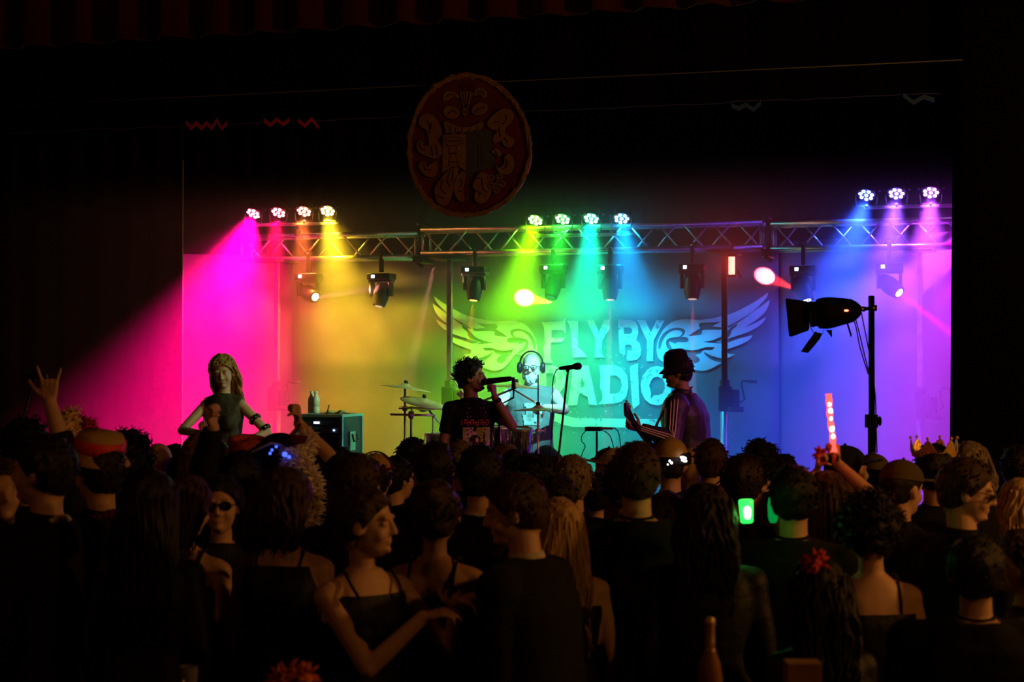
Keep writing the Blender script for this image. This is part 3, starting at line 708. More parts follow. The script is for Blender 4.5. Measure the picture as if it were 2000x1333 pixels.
def person(label, px, py, d, yaw=0, hair='short', hc='dark', outfit='suit', sex='m', skin=None, hy=0, hp=0, hr=0, arms=None, face=1, fine=.012, base_z=0., H=None, w=1., lean=(0, 0), group=None, legs=None, slv=1.98, hat=0., handvox=None, mats=None, headw=1., bald=False, eyes=False, seed=None):
    """px,py: crown of the head as seen; d: distance from the lens"""
    top = Wp(px, py, d); hcx = top.x; seed = seed or int(px * 7 + py)
    addh = {'afro': .05, 'curly': .025, 'quiff': .03}.get(hair, .012) + hat
    H = H or (top.z - base_z - addh); s = H / 1.75
    # base so that the head ends up under the crown pixel
    ry = Matrix.Rotation(math.radians(yaw), 3, 'Z')
    base = V3((top.x, d, base_z)) - ry @ V3((lean[0] * .72 * s, lean[1] * .72 * s, 0))
    t = thing('person', label, 'person', base, group, math.radians(yaw))
    skin = skin or M_skin
    def X(p):
        p = V3(p) * s
        if p.z > .9 * s: k = (p.z - .9 * s); p = p + V3((lean[0] * k, lean[1] * k, -.5 * (lean[0] ** 2 + lean[1] ** 2) * k))
        return p
    f = sex == 'f'
    shx = (.150 if f else .176) * w
    sec = [(.80, .13, .09), (.86, .165, .115), (.94, .172, .118), (1.03, .140, .10), (1.12, .125, .092), (1.22, .143, .105), (1.31, .155, .108), (1.39, .150, .088), (1.44, .105, .07), (1.475, .06, .055)] if f else \
          [(.80, .13, .10), (.86, .16, .112), (.94, .165, .115), (1.03, .156, .112), (1.12, .158, .112), (1.22, .170, .118), (1.31, .182, .120), (1.39, .172, .10), (1.44, .115, .075), (1.475, .065, .06)]
    HR = Euler((math.radians(hp), math.radians(hr), math.radians(hy)), 'XYZ').to_matrix(); HR = Matrix.Rotation(math.radians(hy), 3, 'Z') @ Matrix.Rotation(math.radians(hp), 3, 'X') @ Matrix.Rotation(math.radians(hr), 3, 'Y')
    hcen = X((0, .018, 1.632))
    # arms: default hanging, slightly bent
    defarm = lambda sx: dict(e=X((sx * (shx + .055), -.03, 1.12)), w=X((sx * (shx + .05), .07, .88)), n=(-sx, 0, 0), th=(0, 1, 0), c=(.45, .5, .55, .6))
    A = {}
    for sx, key in ((-1, 'L'), (1, 'R')):
        a = defarm(sx); sh = X((sx * shx, 0, 1.385)); a['sh'] = sh; a['hd'] = None
        if arms and key in arms:
            q = dict(arms[key]); inv = ry.inverted()
            if 'wt' in q:      # wrist target in world space, elbow by two-bone reach towards the hint
                tg = inv @ (V3(q.pop('wt')) - base); hint = inv @ V3(q.pop('hint', (0, 0, -1))); v = tg - sh; L1, L2 = .29 * s, .255 * s
                dl = min(v.length, (L1 + L2) * .995); v = v.normalized(); ca = (L1 * L1 + dl * dl - L2 * L2) / (2 * L1 * dl); ca = max(-1, min(1, ca))
                hn = (hint - v * hint.dot(v)).normalized(); a['e'] = sh + v * (L1 * ca) + hn * (L1 * math.sqrt(1 - ca * ca)); a['w'] = sh + v * dl
            else:
                a['e'] = sh + inv @ V3(q.pop('u')).normalized() * .29 * s; a['w'] = a['e'] + inv @ V3(q.pop('f')).normalized() * .255 * s
            for kk in ('n', 'th', 'hd'):
                if kk in q: q[kk] = tuple(inv @ V3(q[kk]))
            a.update(q)
        A[key] = a
    def arm_geo(b, a, inf, t0=0, t1=2, hnd=False):
        rs_ = [.050 * (w if not f else w * .86), .040 * (1 if not f else .85) * w ** .5, .027 * (1 if not f else .9)]
        P = [a['sh'], a['e'], a['w']]
        r0, r1, r2 = [(r + 0) * s + inf for r in rs_]
        ell(b, P[0], r0 * 1.12)
        if t1 >= 1: cyl(b, P[0], P[1], r0, r1, 16); ell(b, P[1], r1 * 1.0)
        else: cyl(b, P[0], P[0].lerp(P[1], t1), r0 * 1.03, r0 + (r1 - r0) * t1 + .004, 16)
        if t1 > 1:
            k = t1 - 1; mid = P[1].lerp(P[2], .3 * k)
            if k >= .95: cyl(b, P[1], P[1].lerp(P[2], .3), r1, r1 * .98, 16); cyl(b, P[1].lerp(P[2], .3), P[1].lerp(P[2], k), r1 * .98, r2, 16)
            else: cyl(b, P[1], P[1].lerp(P[2], k), r1, r1 + (r2 - r1) * k + .003, 16)
            if hnd: ell(b, P[2], r2)
    def torso_geo(b, inf, zmin=.78, zmax=1.5, bust=True):
        loft(b, [(X((0, -.008, z)), a_ * w * s + inf, d_ * w * s + inf) for z, a_, d_ in sec if zmin <= z <= zmax])
        for sx in (-1, 1):
            cyl(b, X((0, -.005, 1.415)), X((sx * shx, 0, 1.392)), .060 * s + inf * .6, .046 * w * s + inf, 14)
            if f and bust: ell(b, X((sx * .065, .085, 1.255)), (.055 * s + inf * .7, .05 * s + inf * .7, .055 * s + inf * .7))
    LG = legs or {'L': [(-.088, 0, .90), (-.10, .02, .49), (-.105, -.03, .08)], 'R': [(.088, 0, .90), (.10, .02, .49), (.105, -.03, .08)]}
    def leg_geo(b, inf, t1=2):
        for k, pts in LG.items():
            P = [V3(p) * s for p in pts]; rr = [(.088 * w) * s + inf, .056 * s + inf, .038 * s + inf]
            ell(b, P[0], rr[0]); cyl(b, P[0], P[1], rr[0], rr[1], 16); ell(b, P[1], rr[1])
            cyl(b, P[1], P[1].lerp(P[2], .35), rr[1], rr[1] * .98, 16); cyl(b, P[1].lerp(P[2], .35), P[2], rr[1] * .98, rr[2], 16)
    # body skin: one continuous surface
    b = B(); torso_geo(b, 0)
    cyl(b, X((0, -.012, 1.44)), hcen + HR @ (V3((0, -.02, -.05)) * s), .056 * s * (.86 if f else 1.04), .050 * s * (.88 if f else 1.08), 16)
    head_parts(b, HR, hcen, s, face, jaw=.85 if f else 1.05, w=headw)
    for k in 'LR':
        arm_geo(b, A[k], 0, hnd=True); a = A[k]; dr = V3(a['hd']) if a['hd'] else (a['w'] - a['e'])
        hand(b, a['w'], dr, a['n'], a['th'], s * (.92 if f else 1), a['c'], a.get('tb', (.7, .4)), a.get('sp', .06))
    leg_geo(b, 0)
    for k, pts in LG.items():
        p = V3(pts[2]) * s; fd = V3((pts[2][0] * .15, 1, 0)).normalized(); caps(b, p - Z * .03 * s - fd * .03 * s, p + fd * .13 * s - Z * .05 * s, .035 * s, .026 * s)
    b = vox(b, fine * s, 2 if fine < .009 else 1)
    body = obj('body', b, skin, t, world=False, recalc=False)
    T = dict(t=t, X=X, s=s, HR=HR, hc=hcen, A=A, body=body, base=base, ry=ry, w=w, shx=shx)
    mm = mats or {}
    def garment(name, m, fn, cuts=(), wr=.006, wsc=11, v=None, sd=1):
        b = B(); fn(b); b = vox(b, v or max(.011, fine) * s, 2)
        for co, no in cuts: cutp(b, co, no)
        rough_up(b, wr, wsc, seed + sd)
        o = obj(name, b, m, t, world=False, recalc=False); return o
    # trousers / skirt
    if outfit in ('suit', 'shirt', 'tee', 'track', 'tank', 'poncho'):
        def fn(b):
            leg_geo(b, .016); loft(b, [(X((0, -.008, z)), a_ * w * s + .012, d_ * w * s + .012) for z, a_, d_ in sec if z <= .95])
        garment('trousers', mm.get('trousers', M_char), fn, [((0, 0, .09 * s), (0, 0, -1))], .005, 9, v=.016)
    # shoes
    b = B()
    for k, pts in LG.items():
        p = V3(pts[2]) * s; caps(b, p - Z * .035 * s - V3((0, .02, 0)), p + V3((0, .13, -.045)) * s, .042 * s, .033 * s)
    b = vox(b, .014, 1)
    zmin = min(v.co.z for v in b.verts)
    for v in b.verts: v.co.z = max(v.co.z, 0 if base_z is not None else zmin)
    obj('shoes', b, M_shoe, t, world=False, recalc=False)
    if outfit == 'suit':
        def fn(b):
            torso_geo(b, .018, .85, 1.50); loft(b, [(X((0, -.005, .80)), .185 * w * s, .135 * w * s), (X((0, -.005, .90)), .188 * w * s, .138 * w * s)])
            for k in 'LR': arm_geo(b, A[k], .016, t1=slv)
        garment('jacket', mm.get('top', M_suit), fn)
        b = B(); lathe(b, [(.063, -.028), (.068, -.01), (.062, .010), (.059, .010), (.058, -.02)], X((0, -.013, 1.485)), HR @ V3((0, -.15, 1)), 20, sx=s, sy=s); obj('shirt_collar', b, mm.get('collar', M_suit), t, world=False)
        b = B(); lathe(b, [(.085, -.045), (.088, -.03), (.078, -.008), (.071, -.010), (.072, -.04)], X((0, -.013, 1.485)), V3((0, -.12, 1)), 20, sx=s, sy=s); obj('jacket_collar', b, mm.get('top', M_suit), t, world=False)
    elif outfit in ('shirt', 'tee', 'tank', 'track'):
        t1 = {'shirt': 1.97, 'tee': .62, 'tank': 0, 'track': 1.98}[outfit]; inf = .020 if outfit == 'track' else .013
        def fn(b):
            torso_geo(b, inf, .85, 1.50); loft(b, [(X((0, -.005, .82)), .175 * w * s, .128 * w * s), (X((0, -.005, .92)), .178 * w * s, .13 * w * s)])
            if t1:
                for k in 'LR': arm_geo(b, A[k], inf, t1=t1)
        cuts = []
        if outfit == 'tank': cuts += [(X((sx * (shx + .012), 0, 1.40)), (sx, 0, .12)) for sx in (-1, 1)]
        garment('shirt' if outfit != 'track' else 'track_jacket', mm.get('top', M_char), fn, cuts)
        if outfit in ('shirt', 'track'):
            b = B(); lathe(b, [(.064, -.03), (.072, -.005), (.067, .025), (.060, .025), (.058, -.02)], X((0, -.013, 1.485)), V3((0, -.12, 1)), 20, sx=s, sy=s); obj('collar', b, mm.get('top', M_char), t, world=False)
    elif outfit in ('dress', 'slip', 'sleeved'):
        zt_ = {'dress': 1.40, 'slip': 1.33, 'sleeved': 1.47}[outfit]
        def fn(b):
            torso_geo(b, .009, .78, 1.50)
            loft(b, [(X((0, 0, .42)), .26 * w * s, .22 * w * s), (X((0, 0, .60)), .225 * w * s, .18 * w * s), (X((0, 0, .82)), .185 * w * s, .135 * w * s), (X((0, -.008, .96)), .178 * w * s, .124 * w * s), (X((0, -.008, 1.05)), .145 * w * s, .10 * w * s)])
            if outfit == 'sleeved':
                for k in 'LR': arm_geo(b, A[k], .012, t1=1.9)
        cuts = [(X((0, 0, .44)), (0, 0, -1))]
        if outfit != 'sleeved':
            cuts += [(X((0, 0, zt_)), (0, .12, 1))] + [(X((sx * (shx - .012), 0, 1.36)), (sx, 0, .35)) for sx in (-1, 1)]
        garment('dress', mm.get('top', M_bdress), fn, cuts, .005, 9)
        if outfit != 'sleeved':
            for sx in (-1, 1):
                b = B(); tube(b, smoothpts([X((sx * .085, .112, zt_ - .015)), X((sx * .095, .07, 1.43)), X((sx * .09, -.01, 1.475)), X((sx * .085, -.085, 1.40)), X((sx * .08, -.10, zt_ - .02))], 4), .006 * s, 6); obj('strap', b, mm.get('top', M_bdress), t, world=False)
    if not bald:
        T['hair'] = build_hair(t, hair, HM[hc] if isinstance(hc, str) else hc, HR, hcen, s, seed, fine, headw)
    if eyes: add_eyes(t, HR, hcen, s, body)
    return T
def TW(T, p): return T['base'] + T['ry'] @ V3(p)
def hatpts(T, c): return T['hc'] + T['HR'] @ (V3(c) * T['s'])
def worn_cap(T, name, m, brim=True, back=False, h=1.0, label=None):
    b = B(); R, s = T['HR'], T['s']; X_ = lambda c: hatpts(T, c)
    ell(b, X_((0, -.012, .045)), V3((.092, .108, .092 * h)) * s, R, 24, 16); cutp(b, X_((0, 0, .045)), R @ V3((0, 0, -1)))
    ell(b, X_((0, -.012, .138 * h)), .008 * s)
    o = obj(name, b, m, T['t'], world=False)
    if brim:
        b = B(); sg = -1 if back else 1
        top = [X_((.075 * math.cos(a), sg * (.06 + .12 * math.sin(a)), .048 + .012 * math.sin(a))) for a in [k * PI / 10 for k in range(11)]]
        slab(b, top, R @ V3((0, 0, 1)), .006); obj('brim', b, m, o, world=False)
    if label: o['label'] = label
    return o
# ---------------------------------------------------------------- the band
def world_obj(name, b, m, T, **k): return obj(name, b, m, T['t'], **k)
# singer
SY = 11.66
mouth = Wp(944, 746, SY - .02)
T = person('singer with tousled dark hair and printed black T-shirt, microphone at his mouth', 921, 700, SY, 200, 'quiff', 'black', 'tee', skin=M_skin2, hy=58, hp=3, fine=.0055, base_z=STAGE_Z, w=.95,
  arms={'L': dict(wt=Wp(966, 776, SY - .16), hint=(.7, -.2, -1), hd=(-.15, 0, 1), n=(-.75, .35, .1), th=(0, .3, 1), c=(1.15, 1.2, 1.25, 1.3), tb=(.9, .8)),
        'R': dict(u=(-.22, .0, -1), f=(.05, -.12, -1), n=(1, 0, 0), th=(0, -1, 0), c=(.5, .55, .6, .6))}, mats=dict(top=M_suit))
# chest print: red title and pale figure, a shirt part of its own
M_pr = mat('red_shirt_print', (.55, .05, .06), .8); M_pp = mat('cream_shirt_print', (.62, .45, .36), .8, noise_amt=.35, noise_scale=14)
def chest(T, x, z, out=.0): # a point on the front of the shirt (local coordinates)
    s, w_ = T['s'], T['w']; zz = [(.94, .118), (1.03, .112), (1.12, .112), (1.22, .118), (1.31, .120), (1.39, .10)]
    dd = .12
    for (z0, d0), (z1, d1) in zip(zz, zz[1:]):
        if z0 <= z <= z1: dd = d0 + (d1 - d0) * (z - z0) / (z1 - z0)
    hw = .175 * w_; k = max(0, 1 - (abs(x) / hw) ** 2.4) ** (1 / 2.4)
    return T['X']((x, -.008 + dd * w_ * k, z)) + V3((0, (.0185 + out), 0))
def print_patch(T, name, m, x0, x1, z0, z1, keep=lambda u, v: True, nx=26, nz=26):
    b = B(); g = [[b.verts.new(chest(T, x0 + (x1 - x0) * i / nx, z0 + (z1 - z0) * j / nz)) for i in range(nx + 1)] for j in range(nz + 1)]
    for j in range(nz):
        for i in range(nx):
            if keep((i + .5) / nx, (j + .5) / nz): b.faces.new((g[j][i], g[j][i + 1], g[j + 1][i + 1], g[j + 1][i]))
    for v in [v for v in b.verts if not v.link_faces]: b.verts.remove(v)
    return obj(name, b, m, T['t'], world=False)
def titlekeep(u, v):
    k = int(u * 11); f = u * 11 - k; a = abs(v - .5 - .15 * math.sin(k * 2.1)) < .42
    return a and (f < .28 or (k % 3 and abs(v - .5) < .12) or (k % 2 and v > .72) or (k % 4 == 1 and v < .25)) 
print_patch(T, 'red_title_print', M_pr, .115, -.115, 1.265, 1.315, titlekeep, 66, 12)
def figkeep(u, v):
    hd_ = (u - .42) ** 2 / .045 + (v - .62) ** 2 / .03 < 1
    bd = abs(u - .48 + .1 * math.sin(v * 9)) < .20 and v < .58
    return not (hd_ or bd) and noise.noise(V3((u * 6, v * 6, 2))) < .42 or ((u - .5) ** 2 + (v - .66) ** 2 < .004)
print_patch(T, 'cream_figure_print', M_pp, .105, -.115, .97, 1.255, figkeep, 34, 44)
# bead necklaces
M_bead = mat('violet_beads', (.22, .12, .75), .3, .2); M_bead2 = mat('red_beads', (.5, .05, .2), .3)
def necklace(T, name, m, hw, zlow, nb=44, r=.0055, twist=0):
    b = B(); s = T['s']
    for k in range(nb):
        a = k / nb; x = hw * math.sin(2 * PI * a); v = .5 - .5 * math.cos(2 * PI * a)   # 0 back .. 1 front low
        if v < .35: p = T['X']((x * .62, -.062 + .12 * v, 1.49 + .02 * (1 - v)))
        else:
            z = 1.45 - (1.45 - zlow) * ((v - .35) / .65) ** 1.1; z2 = min(z, 1.385)
            p = chest(T, x, max(z2, .96), r * .8)
            if z > 1.385: p = T['X']((x * .8, .03 + (1.45 - z) * 1.1, z)) + V3((0, .018, 0))
        ell(b, p, r * s, seg=6, rings=5)
    o = obj(name, b, m, T['t'], world=False); return o
necklace(T, 'bead_necklace', M_bead, .075, 1.03, 60, .007); necklace(T, 'bead_necklace', M_bead2, .05, 1.12, 50, .005)
wr = T['A']['L']; b = B(); d_ = (wr['w'] - wr['e']).normalized(); lathe(b, [(.029, -.014), (.033, -.012), (.033, .012), (.029, .014)], wr['w'] - d_ * .035, d_, 20); obj('wristband', b, M_blackm, T['t'], world=False)
# handheld microphone
p0 = Wp(940, 747, SY - .06); p1 = Wp(1006, 739, SY - .12); d_ = (p1 - p0).normalized()
t = thing('microphone', 'black handheld microphone held to the singer\'s mouth', 'microphone', p0)
b = B(); lathe(b, [(.012, 0), (.022, .008), (.0265, .025), (.024, .045), (.020, .055)], p0, d_, 20); obj('grille', b, mat('dark_mic_mesh', (.05, .05, .05), .35, .8, bump=.6, bump_scale=300), t)
b = B(); lathe(b, [(.020, .053), (.0235, .058), (.0225, .075), (.019, .19), (.018, .225), (.014, .232)], p0, d_, 20); cyl(b, p0 + d_ * .23, p0 + d_ * .255, .008); obj('handle', b, M_plast, t)

# drummer on a riser
DY = 13.3; RZ = .86
b = B(); c = Wp(985, 700, 12.95); box(b, V3((c.x, c.y, (STAGE_Z + RZ) / 2)), (2.5, 2.0, RZ - STAGE_Z), SAX); tag(obj('drum_riser', b, M_deck, smooth=False), 'low black platform under the drum kit', 'drum riser')
M_dshirt = cloth_mat('grey_drummer_shirt', (.16, .17, .18))
lg = {'L': [(-.09, 0, .88), (-.17, .40, .84), (-.19, .44, .42)], 'R': [(.09, 0, .88), (.19, .40, .84), (.20, .44, .42)]}
T = person('seated drummer with white beard, glasses and headphones, lit bright cyan', 1037, 687, DY, 186, 'fringe', 'grey', 'tank', skin=M_skinp, hy=-14, hp=-6, fine=.0055, base_z=.535, H=1.735, w=1.12, legs=lg, headw=.98, bald=True, eyes=True,
  arms={'L': dict(wt=Wp(1064, 796, DY - .42), hint=(1, -.1, -.5), hd=(-.8, -.5, -.1), n=(-.1, .1, -1), th=(-.2, -1, .1), c=(1.1, 1.2, 1.2, 1.2), tb=(.7, .6)),
        'R': dict(wt=Wp(912, 782, DY - .30), hint=(-.6, -.2, -1), hd=(-.6, -.1, .8), n=(-.1, -.9, 0), th=(.4, 0, .9), c=(1.1, 1.2, 1.2, 1.2), tb=(.7, .6))}, mats=dict(top=M_dshirt, trousers=M_suit))
DR = T; s = T['s']
b = B(); X_ = lambda c: hatpts(T, c)
ell(b, X_((0, .070, -.088)), V3((.046, .032, .050)), T['HR'], 20, 14); ell(b, X_((0, .05, -.125)), V3((.036, .028, .045)), T['HR'], 20, 14)
for sx in (-1, 1): ell(b, X_((sx * .056, .03, -.06)), V3((.016, .035, .052)), T['HR'])
b = vox(b, .006, 1); rough_up(b, .007, 60, 3, (1, 1, .4)); obj('beard', b, mat('white_beard_hair', (.8, .8, .78), .8, bump=.6, bump_scale=120), T['t'], world=False)
add_glasses(T['t'], T['HR'], T['hc'], s)
# headphones worn on the head (lift off: a thing of their own)
b = B(); hw = TW(T, T['hc']); RW = T['ry'] @ T['HR']; HX = lambda c: hw + RW @ (V3(c) * s)
t = thing('headphones', 'black over-ear headphones on the drummer\'s bald head', 'headphones', hw)
b = B(); tube(b, [HX((.098 * math.cos(a), -.012, .028 + .108 * math.sin(a))) for a in [k * PI / 16 for k in range(17)]], .008, 8); obj('headband', b, M_plast, t)
for sx in (-1, 1):
    b = B(); lathe(b, [(.030, 0), (.046, .006), (.048, .02), (.040, .035), (.02, .04)], HX((sx * .082, -.006, -.004)), RW @ V3((sx, 0, 0)), 20, sx=.85, sy=1.05); obj('ear_cup', b, M_plast, t)
# shirt figure print
print_patch(T, 'pale_shirt_print', mat('pale_shirt_print', (.45, .5, .5), .8, noise_amt=.6, noise_scale=22), .09, -.09, 1.14, 1.33, lambda u, v: noise.noise(V3((u * 5, v * 5, 5))) < .3 and abs(u - .5) < .5 - .2 * abs(v - .5), 24, 24)
# sticks
def stick(a, c_, lab):
    b = B(); a, c_ = V3(a), V3(c_); cyl(b, a, c_, .0085, .006, 10); ell(b, c_, .0065, seg=8, rings=6); tag(obj('drumstick', b, mat('pale_hickory', (.75, .62, .42), .5)), lab, 'drumstick', 'drumsticks in the drummer\'s hands')
stick(Wp(922, 790, DY - .33), Wp(878, 733, DY - .42), 'raised pale drumstick showing left of the singer\'s face'.replace('left of', 'behind'))
stick(Wp(1078, 806, DY - .42), Wp(1004, 762, DY - .60), 'pale drumstick crossing the drummer\'s chest above the cymbal')
b = B(); lathe(b, [(.15, 0), (.17, .02), (.17, .07), (.15, .085)], TW(T, (0, -.02, .80 * s)) - Z * .09, Z, 24)
t = thing('drum_stool', 'round black stool under the seated drummer', 'stool', TW(T, (0, -.02, 0)).xy.to_3d() + Z * RZ); obj('seat', b, M_plast, t)
c0 = TW(T, (0, -.02, .80 * s)); b = B(); cyl(b, V3((c0.x, c0.y, RZ + .1)), V3((c0.x, c0.y, c0.z - .08)), .02)
for a in range(3): cyl(b, V3((c0.x, c0.y, RZ + .25)), V3((c0.x + .24 * math.cos(a * 2.1), c0.y + .24 * math.sin(a * 2.1), RZ + .01)), .011)
obj('stand', b, M_alu, t)
# cymbals and drums
M_brass = mat('bronze_cymbal', (.85, .75, .42), .42, .45, bump=.2, bump_scale=120); M_chr = mat('chrome_hardware', (.8, .8, .82), .3, .6)
def cymbal_stand(px, py, d, tilt, rad, label, boom=None, double=False, rod=.05, tl=None):
    c = Wp(px, py, d); base = V3((c.x, c.y, RZ)) if boom is None else V3((c.x + boom[0], c.y + boom[1], RZ))
    t = thing('cymbal_stand', label, 'cymbal', base, 'cymbals on chrome stands')
    n = V3(tilt).normalized(); b = B()
    lathe(b, [(rad, 0), (rad * .98, .004), (rad * .6, .016), (rad * .24, .024), (rad * .2, .03), (rad * .12, .043), (.012, .046), (.012, .044), (rad * .12, .040), (rad * .2, .027), (rad * .6, .012)], c, n, 40); cy = obj('cymbal', b, M_brass, t)
    if double:
        b = B(); lathe(b, [(rad, 0), (rad * .98, -.004), (rad * .6, -.012), (rad * .2, -.022), (.02, -.035)], c - Z * .035, tl or Z, 40); obj('cymbal', b, M_brass, t)
    b = B(); cyl(b, c + n * .03, c + n * (.05 + rod), .005 if rod > .1 else .006); cyl(b, c + n * .045, c + n * .07, .016); obj('wing_nut', b, M_blackm, t)
    b = B()
    zj = c.z - .18
    if boom: j = V3((base.x, base.y, c.z - .10)); tube(b, [c, j, j + (j - c).normalized() * .12], .009); top = j
    else: top = c
    cyl(b, V3((base.x, base.y, RZ + .30)), V3((base.x, base.y, top.z)), .010); cyl(b, V3((base.x, base.y, RZ + .25)), V3((base.x, base.y, (RZ + top.z) / 2 + .05)), .0145)
    for zz in ((RZ + top.z) / 2 + .05, top.z - .16, RZ + .45):
        lathe(b, [(.02, -.02), (.024, -.01), (.024, .012), (.018, .02)], V3((base.x, base.y, zz)), Z, 14); cyl(b, V3((base.x - .05, base.y, zz)), V3((base.x + .05, base.y - .01, zz)), .007); box(b, V3((base.x + .055, base.y, zz)), (.012, .01, .04))
    obj('stand_tube', b, M_chr, t)
    for a in range(3):
        b = B(); v = V3((math.cos(a * 2.094 + .5), math.sin(a * 2.094 + .5), 0)); cyl(b, base + Z * .32, base + v * .26 + Z * .015, .009); ell(b, base + v * .26 + Z * .014, .014); obj('leg', b, M_chr, t)
    return t
cymbal_stand(791, 760, 12.75, (.14, .03, 1), .215, 'crash cymbal tilted on a tall stand, outermost of the kit', rod=.02)
cymbal_stand(826, 788, 12.6, (.22, -.16, 1), .19, 'hi-hat pair of cymbals beside the singer\'s elbow', double=True, rod=.02, tl=V3((.05, .02, 1)), boom=(.08, .05))
cymbal_stand(1008, 758, 12.75, (.06, .02, 1), .215, 'ride cymbal level with the drummer\'s shoulders', rod=.02, boom=(-.25, .1))
cymbal_stand(1051, 803, 12.45, (.0, .02, 1), .2, 'crash cymbal with long rod in front of the drummer', rod=.24)
def drum(c, r, h, ax, label, name='tom_drum', shell=None, cat='drum', leg=True, grp='toms and snare of the kit'):
    t = thing(name, label, cat, V3((c.x, c.y, RZ)) if leg else c, grp); ax = V3(ax).normalized(); fx, fy = frame_for(ax)
    b = B(); lathe(b, [(r * .985, -h / 2), (r, -h / 2 + .01), (r, h / 2 - .01), (r * .985, h / 2)], c, ax, 32); obj('shell', b, shell or mat('silver_sparkle_shell', (.55, .6, .7), .25, .7, noise_amt=.2, noise_scale=60), t)
    b = B()
    for e in (-1, 1): lathe(b, [(r + .002, e * h / 2 - .012), (r + .010, e * h / 2 - .01), (r + .010, e * h / 2 + .012), (r + .002, e * h / 2 + .014), (r - .004, e * h / 2 + .006)], c, ax, 32)
    for k in range(8):
        v = fx * math.cos(k * PI / 4) + fy * math.sin(k * PI / 4); cyl(b, c + v * (r + .008) - ax * h / 2, c + v * (r + .008) + ax * h / 2, .0035, seg=6); cyl(b, c + v * (r + .004) - ax * .025, c + v * (r + .004) + ax * .025, .010, seg=8)
    obj('hoops_and_lugs', b, M_chr, t)
    b = B(); lathe(b, [(r - .002, h / 2 + .001), (r - .01, h / 2 + .003), (.01, h / 2 + .003)], c, ax, 32); obj('drumhead', b, mat('white_drumhead', (.75, .75, .72), .5), t)
    if leg:
        for a in range(3):
            v = V3((math.cos(a * 2.094 + 1), math.sin(a * 2.094 + 1), 0)); b = B(); q = V3((c.x, c.y, 0)) + v * (r + .012); tube(b, [q + Z * c.z, q + Z * (RZ + .05), q + v * .03 + Z * (RZ + .006)], .006, 6); obj('leg', b, M_chr, t)
    return t
drum(Wp(1018, 860, 12.35), .082, .17, (0.05, -.12, 1), 'small silver tom lit blue, in front of the drummer\'s knee')
drum(Wp(977, 858, 12.3), .075, .18, (0, -.1, 1), 'small silver tom lit green, beside the singer\'s hip')
drum(Wp(872, 890, 12.75), .17, .34, (0, 0, 1), 'green lit floor drum seen past the singer\'s arm')
drum(Wp(1000, 975, 12.5), .27, .36, (0, -1, 0), 'bass drum low in the kit behind the crowd', 'bass_drum', M_plast, leg=False, grp=None)
# percussion arm by the crash stand
t = thing('percussion_bar', 'chrome side bar clamped across the left cymbal stands', 'drum hardware', Wp(800, 811, 12.5))
b = B(); cyl(b, Wp(762, 810, 12.5), Wp(850, 812, 12.5), .009); obj('bar', b, M_chr, t)
b = B(); cyl(b, Wp(803, 811, 12.5), V3((Wp(803, 811, 12.5).x, 12.5, RZ)), .010); lathe(b, [(.02, -.03), (.026, 0), (.02, .03)], Wp(803, 811, 12.5), Z, 12); obj('post', b, M_chr, t)
# overhead drum microphone with boom
t = thing('drum_microphone', 'small black drum microphone on a thin boom before the kit', 'microphone', Wp(1003, 748, 12.2))
b = B(); cyl(b, Wp(1003, 741, 12.2), Wp(1003, 760, 12.2), .016); obj('capsule', b, M_plast, t)
b = B(); tube(b, [Wp(1003, 758, 12.2), Wp(1003, 777, 12.2), Wp(975, 792, 12.2), Wp(975, 792, 12.2) * 1 + V3((0, 0, 0.001 + STAGE_Z - Wp(975, 792, 12.2).z))], .008); obj('boom_stand', b, M_blackm, t)

# vocal microphone on a straight stand
def mic_stand(base, top, head_dir, label, cord=True, col=None):
    t = thing('microphone_stand', label, 'microphone stand', base, 'microphones on stands along the stage front')
    base, top = V3(base), V3(top); b = B(); cyl(b, base + (top - base) * .1 , top, .009, .0075); k = base.lerp(top, .12)
    cyl(b, base.lerp(top, .02), base.lerp(top, .32), .013); obj('pole', b, M_blackm, t)
    b = B(); lathe(b, [(.03, -.02), (.034, .03), (.02, .06)], k, top - base, 14); obj('leg_hub', b, M_plast, t)
    for a in range(3):
        b = B(); v = V3((math.cos(a * 2.094 - .5), math.sin(a * 2.094 - .5), 0)); cyl(b, k + Z * .04, V3((base.x, base.y, base.z)) + v * .30 + Z * .012, .009); obj('leg', b, M_blackm, t)
    d_ = V3(head_dir).normalized(); b = B(); cyl(b, top, top + Z * .03, .012); cyl(b, top + Z * .03 - d_ * .02, top + Z * .03 + d_ * .03, .017); obj('mic_clip', b, M_plast, t)
    m0 = top + Z * .032
    b = B(); lathe(b, [(.010, -.07), (.0125, -.06), (.017, .04), (.020, .055)], m0, d_, 18); mb = obj('microphone_body', b, M_plast, t)
    b = B(); lathe(b, [(.021, .055), (.024, .06), (.0265, .075), (.024, .098), (.012, .108)], m0, d_, 18); obj('grille', b, mat('dark_mic_mesh', (.05, .05, .05)), mb)
    if cord:
        b = B(); tube(b, smoothpts([m0 - d_ * .07, m0 - d_ * .10 - Z * .02, m0 - d_ * .125 - Z * .12, top.lerp(base, .25) - U * .07, top.lerp(base, .55) - U * .05, top.lerp(base, .85) - U * .02], 5), .0035, 6); obj('cable', b, M_rub, t)
    return t
tp = Wp(1109, 727, 11.1); mic_stand(V3((Wp(1060, 900, 11.1).x, 11.1, STAGE_Z)), tp, U + V3((0, -.3, .12)), 'straight vocal microphone stand in front of the lettering')
tp = Wp(66, 744, 11.0); mic_stand(V3((Wp(-60, 900, 11.0).x, 11.0, STAGE_Z)), tp, (1, -.3, -.05), 'slanting microphone stand by the dark left curtain', cord=False)

